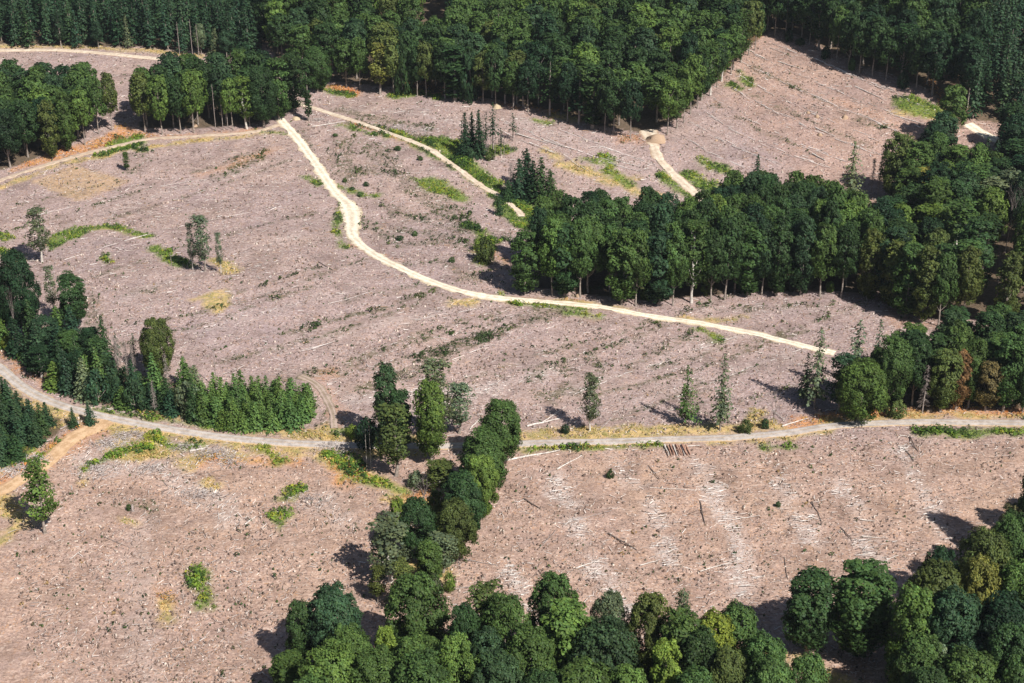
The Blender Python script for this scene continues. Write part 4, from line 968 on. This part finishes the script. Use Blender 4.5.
# thin poles between the two upper spruce clumps
POLES = [(484,150,118),(488,153,120),(491,149,116),(496,152,122),(499,155,128),(504,157,130),(507,150,122),(511,158,132),(495,158,130),(516,153,134)]
for i, (x, b, t) in enumerate(POLES):
    tree('barepole', x, b, t, 2, 'dark', 'thin bare pole between the two upper spruce clumps', 'bare poles between the upper spruce clumps')
# small shrubs scattered over the upper fields
for (x, y) in ((345,182),(352,190),(360,196),(366,186),(400,240),(415,236),(452,262),(470,214),(478,228),(502,240),(398,150),(420,160),(335,136)):
    P = gp(x, y); add_req(P[0], P[1], ['bush'], (1.0,2.0), (.9,1.6), ['dark','mid'], DK, 'low on the field between the cream road and the upper track', 'low bushes between cream road and upper track')

KEEP = [(982,134),(996,140),(124,348),(134,350),(169,360),(654,142),(424,5),(436,5),(6,372),(20,385),(40,397),(56,404),(1005,218),(1004,238),(993,300),(993,280),(893,190),(853,180),(658,165),(690,192),(878,180),(884,186),(520,212),(150,57),(110,54)]
def hides(q):
    x0, y0 = proj(q['P']); x1, y1 = proj((q['P'][0], q['P'][1], q['P'][2] + q['H'])); w = q['R'] * F / depth(q['P']) * .85
    return any(abs(kx - (x0 + x1) / 2) < w and y1 - 1 < ky < y0 + 1 for kx, ky in KEEP)
REQ = [q for q in REQ if not hides(q)]
REQ.sort(key=lambda q: depth(q['P']))
budget = {'broadleaf_tree': 300 - COUNT.get('broadleaf_tree', 0), 'spruce_tree': 290 - COUNT.get('spruce_tree', 0)}
FARSTUFF = []
for q in REQ:
    nm = KIND[q['kind']]
    if nm in budget:
        if budget[nm] <= 0: FARSTUFF.append(q); continue
        budget[nm] -= 1
    plant(q['kind'], q['P'], q['H'], q['R'], q['tone'], q['label'], q['group'], jitter=q['jit'])
print('COUNTS', COUNT, 'far', len(FARSTUFF))
# the rest of the two great forests at the top: one mass each
def mass(name, reqs, keys, label):
    Vs, Fs, Cs, Mi = [], [], [], []; o = 0
    for q in reqs:
        pr = PROTO[random.choice(keys)]; a = random.random() * 6.283; ca, sa = math.cos(a), math.sin(a); s = q['R'] / pr['R']; sz = q['H'] / pr['H']
        t = np.array(TONES[q['tone']]) * (1 + .14 * random.uniform(-1, 1))
        for V, Fc, C, m in ((pr['V'], pr['F'], pr['C'], 0), (pr['tv'], pr['tf'], None, 1)):
            v = np.empty_like(V); v[:, 0] = (V[:, 0] * ca - V[:, 1] * sa) * s + q['P'][0]; v[:, 1] = (V[:, 0] * sa + V[:, 1] * ca) * s + q['P'][1]; v[:, 2] = V[:, 2] * sz + q['P'][2]
            Vs.append(v.astype(np.float32)); Fs.append(Fc + o); o += len(v); Cs.append((C if C is not None else np.ones((len(V), 3))) * t); Mi.append(np.full(len(Fc), m))
    me = make_mesh(name, np.vstack(Vs), np.vstack(Fs), None, col=np.vstack(Cs), mats=[LEAF, BARK], midx=np.concatenate(Mi))
    ob = link(name, me, kind='stuff', label=label, category='woodland'); return ob
fb = [q for q in FARSTUFF if q['kind'] in ('far', 'forest', 'edge', 'round', 'tall')]; fs = [q for q in FARSTUFF if q['kind'] in ('farspruce', 'spruce')]
if fb: mass('distant_woodland', fb, NV['far'], 'dense dark green broadleaf canopy rolling across the top of the picture')
if fs: mass('distant_spruce_wood', fs, NV['farspruce'], 'dark pointed spruces packed along the farthest top rows')

build_ground()
# BUILD
# ---- brush and sticks
def brush():
    x, y = view_sample(210000); keep = ~forest_mask(x, y)
    rowd = total(ROWS, x, y); rd = road_dist(x, y); cov = np.maximum(total(GREEN, x, y), total(YELLOW, x, y) * .7)
    clump = vnoise(x, y, 9, 20) + .6 * vnoise(x, y, 3.5, 21) + .5
    pr = np.clip(.22 + .75 * clump * .6 + rowd * .6, 0, 1) * (1 - cov * .8); keep &= (rd > .4) & (RG.random(len(x)) < pr)
    x, y, rowd = x[keep], y[keep], rowd[keep]; n = len(x)
    # windrow direction differs from field to field
    ang = np.where((y > 560) & (x > 40), -0.75, np.where((y > 335), 0.45, np.where(x > 20, 0.25, 1.3)))
    a = np.where(RG.random(n) < .35, ang + RG.normal(0, .35, n), RG.random(n) * math.pi)
    inrow = (rowd > .3) & (RG.random(n) < .34); a = np.where(inrow, np.where((y < 345) & (x > -20), .15, ang) + RG.normal(0, .3, n), a)
    L = (.3 + 1.5 * RG.random(n) ** 3 + inrow * rowd * 2.3 * RG.random(n) ** 1.5) * (.7 + y / 700); el = RG.normal(0, .12, n)
    r = (.034 + .06 * RG.random(n) ** 2 + .015 * inrow) * (.7 + y / 600)
    z = T(x, y) + .08 + .18 * RG.random(n) + .25 * rowd * RG.random(n)
    d = np.stack([np.cos(a) * np.cos(el), np.sin(a) * np.cos(el), np.sin(el)], 1) * (L / 2)[:, None]
    P = np.stack([x, y, z], 1)
    pal = np.array([[.55, .48, .44], [.40, .33, .30], [.28, .21, .18], [.14, .10, .085], [.72, .67, .63], [.42, .27, .17]])
    pk = RG.choice(6, n, p=[.24, .26, .18, .14, .13, .05]); pk = np.where(inrow & (RG.random(n) < .8), 4, pk)
    V, Fc, C = tubes(P - d, P + d, r, pal[pk] * (.8 + .4 * RG.random((n, 1))))
    link('logging_brush', make_mesh('logging_brush', V, Fc, WOODA, col=C), kind='stuff', label='grey and brown twigs and branch wood strewn over the clear-cut', category='brush')
    print('brush', n)
brush()
def line_stems():
    A, B, Rr = [], [], []
    for ln in LINES:
        far = ln[:, 1].mean() > 520; L = np.concatenate([[0], np.cumsum(np.linalg.norm(np.diff(ln, axis=0), axis=1))]); s = 0
        while s < L[-1]:
            l = random.uniform(1.5, 6.5); 
            if random.random() < (.8 if far else .3):
                for _ in range(random.choice((1, 1, 2))):
                    o = random.gauss(0, .3 if far else .9); p = []
                    for u in (s, s + l):
                        x, y = np.interp(u, L, ln[:, 0]) + o + random.gauss(0, .2), np.interp(u, L, ln[:, 1]) + o + random.gauss(0, .25); p.append([x, y, float(T(x, y)) + .22 + .15 * random.random()])
                    A.append(p[0]); B.append(p[1]); Rr.append(random.uniform(.07, .17) if far else random.uniform(.05, .10))
            s += l * random.uniform(.5, .95)
    n = len(A); col = np.array([[.76, .69, .65]]) * (.7 + .4 * RG.random((n, 1))); V, Fc, C = tubes(np.array(A), np.array(B), np.array(Rr), col)
    link('bleached_stems', make_mesh('bleached_stems', V, Fc, WOODA, col=C), kind='stuff', label='bleached thin stems raked into long parallel lines on the clear-cut', category='brush')
line_stems()
def heaps():
    A, B, Rr = [], [], []
    for (px, py, r_, n_) in ((112,446,4,420),(128,437,3,260),(150,470,3,200),(215,455,4,420),(228,462,3,260),(20,470,3.5,300),(36,460,3,260),(330,448,3,240),(345,452,2,120),(98,470,5,420),(185,448,2.5,160),(400,128,4,300),(425,131,4,260),(355,420,3,160),(590,412,3,160),(318,120,2,120),(200,498,4,260),(310,500,4,200)):
        c = gp(px, py)
        for _ in range(n_):
            a = random.random() * 6.28; d = r_ * random.random() ** .7; x, y = c[0] + d * math.cos(a) * 1.5, c[1] + d * math.sin(a); h = (1 - d / r_) * 1.1; z = float(T(x, y)) + random.random() * h + .1; L = random.uniform(.5, 1.6); b = random.random() * 6.28; e = random.uniform(-.4, .4)
            A.append([x, y, z]); B.append([x + L * math.cos(b), y + L * math.sin(b), z + L * e]); Rr.append(random.uniform(.03, .07))
    n = len(A); pal = np.array([[.42, .36, .34], [.52, .47, .45], [.30, .24, .22], [.62, .56, .53]]); V, Fc, C = tubes(np.array(A), np.array(B), np.array(Rr), pal[RG.integers(0, 4, n)])
    link('brush_heaps', make_mesh('brush_heaps', V, Fc, WOODA, col=C), kind='stuff', label='low tangled heaps of grey branches near the road and tracks', category='brush')
heaps()
# ---- stumps, chunks and clods as low three-sided lumps
def chips():
    x, y = view_sample(62000); keep = ~forest_mask(x, y) & (road_dist(x, y) > .5) & (vnoise(x, y, 6, 24) + RG.random(len(x)) * .9 > .35); x, y = x[keep], y[keep]; n = len(x)
    P = np.stack([x, y, T(x, y) - .12], 1); h = .28 + .3 * RG.random(n); B = P + np.stack([RG.normal(0, .06, n), RG.normal(0, .06, n), h], 1)
    pal = np.array([[.20, .14, .11], [.12, .085, .07], [.34, .26, .22], [.50, .42, .36], [.05, .07, .025]])
    col = pal[RG.choice(5, n, p=[.3, .22, .24, .16, .08])] * (.8 + .4 * RG.random((n, 1)))
    r = (.09 + .20 * RG.random(n) ** 2) * (.8 + y / 900)
    V, Fc, C = tubes(P, B, r, col, r * .75, 5)
    b = (np.arange(n) * 10)[:, None]; cap = np.concatenate([np.stack([b[:, 0] + 5, b[:, 0] + 6, b[:, 0] + 7, b[:, 0] + 8], 1), np.stack([b[:, 0] + 5, b[:, 0] + 8, b[:, 0] + 9, b[:, 0] + 9], 1)[:0]])
    link('stump_litter', make_mesh('stump_litter', V, np.vstack([Fc, cap]), WOODA, col=C), kind='stuff', label='low cut stumps and wood chunks dotted over the clear-cut', category='stumps')
chips()
# ---- undergrowth, dry grass, bracken
def cover_stuff(name, patches, dens, pal, size, hgt, label, cat, per=7, thr=.35):
    Ps = []
    for p in patches:
        x0, x1, y0, y1 = p.bb; n = int((x1 - x0) * (y1 - y0) * dens); 
        if n <= 0: continue
        x = x0 + (x1 - x0) * RG.random(n); y = y0 + (y1 - y0) * RG.random(n); m = p.mask(x, y); k = (RG.random(n) < m) & (m > thr)
        Ps.append(np.stack([x[k], y[k]], 1))
    P = np.vstack(Ps); P = P[road_dist(P[:, 0], P[:, 1]) > .15]; n = len(P)
    big = (.35 + 1.0 * np.clip(vnoise(P[:, 0], P[:, 1], 5, 40) + .5, 0, 1) ** 1.5) * (.7 + .6 * RG.random(n)); z = T(P[:, 0], P[:, 1])
    C3 = np.repeat(np.stack([P[:, 0], P[:, 1], z], 1), per, 0); bg_ = np.repeat(big, per); d = RG.normal(size=(n * per, 3)); d[:, 2] = np.abs(d[:, 2]) + .35; d /= np.linalg.norm(d, axis=1)[:, None]
    pos = C3 + d * (bg_ * np.array([[size], [size], [hgt]]))[:, :].T if False else C3 + d * bg_[:, None] * np.array([size, size, hgt])
    pal = np.array(pal); hue = np.clip((vnoise(P[:, 0], P[:, 1], 7, 41) + .5) + .25 * RG.normal(size=n), 0, .999); base = pal[(hue * len(pal)).astype(int)]
    col = np.repeat(base * (.85 + .3 * RG.random((n, 1))), per, 0) * (.85 + .3 * RG.random((n * per, 1)))
    V, Fc, C = leaf_quads(pos, d + .35 * RG.normal(size=d.shape), size * (.55 if hgt > 1 else .75) * bg_ * (.6 + .8 * RG.random(n * per)), col)
    link(name, make_mesh(name, V, Fc, LEAF, col=C), kind='stuff', label=label, category=cat); print(name, n)
cover_stuff('bramble_undergrowth', GREEN, 2.0, [(.03, .06, .02), (.05, .10, .02), (.08, .14, .025), (.13, .22, .03), (.18, .27, .035), (.30, .31, .04)], .62, 1.05, 'bright green bramble and weeds in patches on the cleared slopes', 'undergrowth', 11)
cover_stuff('weeds', WEEDS_AND_SHADE, .9, [(.035, .055, .02), (.05, .08, .025), (.08, .10, .03)], .55, .7, 'small dark green weeds along the old skid trails, some standing in for hillside shade', 'weeds', 5, .15)
cover_stuff('dry_grass', YELLOW, 2.2, [(.54, .39, .15), (.46, .33, .13), (.28, .27, .08), (.58, .43, .2)], .32, .4, 'straw-yellow grass on road verges and bare patches', 'dry grass', 5)
cover_stuff('bracken', BRACK, 2.0, [(.60, .25, .08), (.46, .19, .07), (.60, .36, .11), (.30, .2, .08)], .35, .5, 'rust-orange bracken under the trees and beside the tracks', 'bracken', 5, .3)
# scattered weeds on all fields
def specks():
    x, y = view_sample(4500); k = ~forest_mask(x, y) & (road_dist(x, y) > .6) & (vnoise(x, y, 22, 50) + .35 * vnoise(x, y, 6, 51) > .02); x, y = x[k], y[k]; n = len(x); per = 6
    z = T(x, y); big = np.repeat(.2 + .45 * RG.random(n) ** 2.5, per); C3 = np.repeat(np.stack([x, y, z + .1], 1), per, 0); d = RG.normal(size=(n * per, 3)); d[:, 2] = abs(d[:, 2]); d /= np.linalg.norm(d, axis=1)[:, None]
    pal = np.array([(.03, .055, .02), (.05, .085, .025), (.07, .07, .03), (.3, .2, .09)]); col = np.repeat(pal[RG.choice(4, n, p=[.4, .3, .15, .15])], per, 0)
    V, Fc, C = leaf_quads(C3 + d * big[:, None], d, big * .9, col); link('scattered_weeds', make_mesh('scattered_weeds', V, Fc, LEAF, col=C), kind='stuff', label='tiny green tufts sprinkled over the whole clear-cut', category='weeds')
specks()

# ---- fallen logs: each one a thing
def log(x1, y1, x2, y2, r, mat, label, group=None, name='fallen_log', branches=3, lift=.0):
    A, B = gp(x1, y1), gp(x2, y2); rng = np.random.default_rng(int(x1 * 13 + y1)); L = np.linalg.norm(B - A); n = 5; pts = []
    for i in range(n):
        u = i / (n - 1); p = A + (B - A) * u; p[2] = T(p[0], p[1]) + r * .6 + .12 + lift; p[:2] += rng.normal(0, .06 * min(L, 6) * .3, 2) if 0 < i < n - 1 else 0; pts.append(p - A)
    parts = [polytube(pts, [r * (1 - .55 * i / (n - 1)) for i in range(n)], 7)]
    for e, r_ in ((0, r), (-1, r * .45)):     # cut ends
        c = pts[e]; parts.append(polytube([c, c + (pts[e] - pts[1 if e == 0 else -2]) * .004], [r_, .01], 7))
    for _ in range(branches):
        u = .3 + .65 * rng.random(); c = np.array([np.interp(u * (n - 1), range(n), [p[k] for p in pts]) for k in range(3)]); dv = (B - A) / L; s_ = rng.choice([-1, 1]); q = c + np.array([dv[0] * .8 - dv[1] * s_ * .8, dv[1] * .8 + dv[0] * s_ * .8, .35]) * (.5 + rng.random()) * min(1.2, L * .12)
        parts.append(polytube([c, q], [r * .3, .02], 3))
    V, Fc, _ = join(parts); o = link(name, make_mesh(name, V, Fc, mat, smooth=True), label=label, category='log'); o.location = A
    if group: o['group'] = group
LOGS = [
 (527,427,562,419,.28,BLEACH,'long bleached trunk above the gravel road beside the round dense tree',6),(540,424,566,407,.13,BLEACH,'thin bleached branch rising right of the long bleached trunk',2),
 (503,462,560,451,.30,BLEACH,'long white log just below the gravel road, right of the tree row',3),(557,470,582,456,.2,BLEACH,'slanting white log below the road, right of the longest white one',2),
 (600,430,622,408,.16,DEAD,'leaning grey stem beside the lone narrow tree',2),(470,430,481,418,.18,BLEACH,'short white log left of the round dense tree above the road',1),
 (566,524,612,511,.14,DEAD,'thin grey trunk lying in the upper part of the right field',2),(524,499,541,510,.2,DARKLOG,'dark charred log in the upper left of the right field',2),
 (608,534,637,551,.2,DARKLOG,'dark log lying slantwise in the middle of the right field',5),(700,502,705,525,.16,DARKLOG,'upright-looking dark log left of the pale brush row',2),
 (576,569,600,561,.2,BLEACH,'white log in the lower middle of the right field',2),(650,488,720,492,.1,BLEACH,'long thin grey pole lying across the top of the right field',2),
 (648,466,660,480,.14,DARKLOG,'short dark log below the log pile',1),(840,528,853,541,.18,DARKLOG,'dark log in the right part of the right field',1),
 (812,502,822,524,.16,DARKLOG,'dark steep log with a thin tip in the right field',2),(783,552,788,580,.12,DARKLOG,'thin dark stem above the dark free-standing tree',1),
 (903,448,914,462,.2,DARKLOG,'dark log just below the road near the right corner',2),(910,437,918,452,.2,DARKLOG,'short dark log touching the road verge at the right',2),(900,436,915,438,.14,BLEACH,'small white log beside the dark one on the right verge',0),
 (782,427,808,419,.22,BLEACH,'white log beside the leafless shrub at the road bend',3),(775,413,785,421,.12,BLEACH,'thin white branch under the leafless shrub',1),
 (516,134,548,144,.28,BLEACH,'long white trunk on the slope right of the upper spruce clump',3),(544,141,566,148,.24,BLEACH,'second long white trunk, end to end with the first on the upper slope',3),
 (778,62,800,69,.22,BLEACH,'white log near the top of the hillside clearing',1),(855,87,886,101,.24,BLEACH,'white log near the right border of the hillside clearing',1),(812,154,825,161,.3,BLEACH,'bright white log at the bottom of the hillside clearing',1),
 (895,116,925,125,.2,BLEACH,'white log below the green patch of the hillside clearing',1),(770,48,795,58,.15,BLEACH,'thin white log high in the hillside clearing',1),(815,128,835,137,.22,BLEACH,'short pale log in the middle of the hillside clearing',1),
 (605,158,625,163,.2,BLEACH,'white log on the slope left of the hillside road',1),(623,163,640,167,.18,BLEACH,'second white log on the slope left of the hillside road',1),
 (312,127,345,122,.24,BLEACH,'white log beside the junction of cream road and upper track',2),(245,525,256,517,.2,BLEACH,'small white log in the lower left field',0),
 (100,535,130,548,.08,DEAD,'thin grey stick in the lower left field',0),(262,672,275,683,.16,DEAD,'grey log at the bottom left beside the tree shadow',1),(70,560,85,548,.1,BLEACH,'thin white stick low in the lower left field',0),
 (640,566,660,560,.14,BLEACH,'pale log above the bottom forest, middle of the right field',1),(700,572,740,560,.14,BLEACH,'long pale log above the bottom forest right of centre',2),(510,600,530,592,.14,DEAD,'grey log above the bottom forest at the left',1),
 (462,560,500,566,.12,DEAD,'thin grey branch beside the foot of the diagonal tree row',3),(455,590,490,584,.12,DEAD,'thin grey branch above the bottom forest beside the diagonal row',3),
 (875,566,898,556,.14,BLEACH,'pale log above the olive dome',2),(860,520,875,522,.16,BLEACH,'short white log left of the round shadow',0),(862,537,880,539,.14,BLEACH,'short white log below its twin near the round shadow',0),
 (735,520,760,516,.12,BLEACH,'thin white log in the pale brush row of the right field',1),(318,262,335,272,.16,DARKLOG,'dark thin log in the big left field',0),
 (190,452,205,449,.3,BLEACH,'white log in the brush heap under the gravel road, left field',1),(60,430,72,424,.22,DEAD,'grey log at the orange dirt turnout',1),
 (640,442,662,441,.16,BLEACH,'small white log left of the log pile',0),(684,447,700,446,.16,BLEACH,'small white log right of the log pile',0),
 (655,398,668,386,.12,DEAD,'thin grey stem left of the ragged conifer',1),(705,420,728,414,.1,DEAD,'grey branch at the foot of the tall thin tree',1),(540,548,556,530,.1,DEAD,'faint grey stick in the left of the right field',1),
 (330,282,350,300,.05,DEAD,'very thin stick in the big field above the dense tree row',0),(500,330,512,340,.08,DEAD,'thin stick below the cream road',0),(620,240,650,240,.0,None,'',0)]
for a in LOGS:
    if a[5] is not None: log(a[0], a[1], a[2], a[3], a[4], a[5], a[6], branches=a[7])
# pile of fresh logs beside the road
A0 = gp(664, 446); 
for i in range(9):
    x = 664.5 + i * 2.7 + (.4 if i % 2 else 0); log(x, 446 + (i % 2) * .3, x + 4.2, 456.5 - (i % 3) * .5, .26, REDWOOD if i % 3 else BLEACH, 'reddish cut log lying side by side in the log pile below the road' if i % 3 else 'paler cut log lying side by side in the log pile below the road', 'logs of the roadside log pile', branches=0, name='cut_log', lift=.05)
for i in range(3):
    x = 670 + i * 6; log(x, 447, x + 4.2, 456, .25, REDWOOD, 'cut log on the upper layer of the log pile below the road', 'upper logs of the roadside log pile', branches=0, name='cut_log', lift=.55)
# tall cut stump
def solid(name, P, rings, mat, label, cat, seg=9, seed=1, squash=1.0):
    rng = np.random.default_rng(seed); V, Fc = [], []
    for (z, r) in rings:
        for k in range(seg):
            a = 2 * math.pi * k / seg; rr = r * (1 + .16 * rng.normal()); V.append([rr * math.cos(a), rr * math.sin(a) * squash, z + .04 * rng.normal()])
    for i in range(len(rings) - 1):
        for k in range(seg): Fc.append((i * seg + k, i * seg + (k + 1) % seg, (i + 1) * seg + (k + 1) % seg, (i + 1) * seg + k))
    o = link(name, make_mesh(name, V, Fc, mat, smooth=False), label=label, category=cat); o.location = P; return o
solid('tall_stump', gp(133, 511), [(-.3, .5), (.4, .34), (1.7, .28), (1.85, .2), (1.86, .02)], DEAD, 'tall broken grey stump in the lower left field beside a green bush', 'stump')
solid('boundary_stone', gp(78, 424), [(-.2, .35), (.7, .3), (.85, .2), (.87, .02)], BLEACH, 'small white stone between the two little spruces beside the road', 'stone')
solid('sand_heap', gp(497, 107), [(-.2, 2.2), (.6, 1.5), (1.3, .6), (1.5, .05)], CREAM, 'pale yellow sand heap at the lower border of the top forest', 'heap', 12, 3)
solid('gravel_heap', gp(296, 119), [(-.2, 2.0), (.5, 1.4), (.9, .6), (1.0, .05)], CREAM, 'pale gravel heap beside the cream road junction', 'heap', 12, 4)
solid('earth_bank', gp(657, 140), [(-.4, 4.6), (.7, 3.6), (1.7, 2.3), (2.3, .9), (2.4, .05)], TAN2, 'tan earth heap at the top of the hillside road', 'heap', 14, 5, .8)
for i, (x, y, s, lb) in enumerate([(817,117,1.2,'pale boulder left of centre in the hillside clearing'),(845,118,1.5,'largest pale boulder in the hillside clearing'),(808,113,.9,'small pale boulder in the hillside clearing'),(820,135,1.0,'pale boulder above the short pale log'),(195,126,1.3,'pale boulder in the bracken under the front row of trees'),
   (578,296,1.0,'pale boulder at the road side of the middle forest'),(820,415,1.1,'pale rock on the bank above the road bend'),(716,141,.8,'small boulder on the left side of the hillside clearing'),(929,411,1.0,'tan rock by the foot of the pale dead spruce')]):
    solid('boulder', gp(x, y), [(-.3, .9 * s), (.3 * s, .8 * s), (.7 * s, .45 * s), (.78 * s, .05)], TAN2, lb, 'boulder', 8, 10 + i)

# ---- thin summer haze over the whole valley
def haze():
    x0, x1, y0, y1, z0, z1 = -42000, 42000, -700, 9600, -60, 232
    V = [(x, y, z) for z in (z0, z1) for y in (y0, y1) for x in (x0, x1)]
    Fc = [(0, 2, 3, 1), (4, 5, 7, 6), (0, 1, 5, 4), (2, 6, 7, 3), (0, 4, 6, 2), (1, 3, 7, 5)]
    m = bpy.data.materials.new('haze'); m.use_nodes = True; n = m.node_tree; n.nodes.clear(); out = n.nodes.new('ShaderNodeOutputMaterial'); pv = n.nodes.new('ShaderNodeVolumePrincipled')
    pv.inputs['Density'].default_value = HAZE; pv.inputs['Color'].default_value = (.82, .9, 1, 1); pv.inputs['Anisotropy'].default_value = .2; n.links.new(pv.outputs[0], out.inputs['Volume'])
    link('haze', make_mesh('haze', V, Fc, m), kind='stuff', label='thin pale blue summer haze', category='haze')
HAZE = 0.00004
if HAZE: haze()


# ------------------------------------------------------------------ done
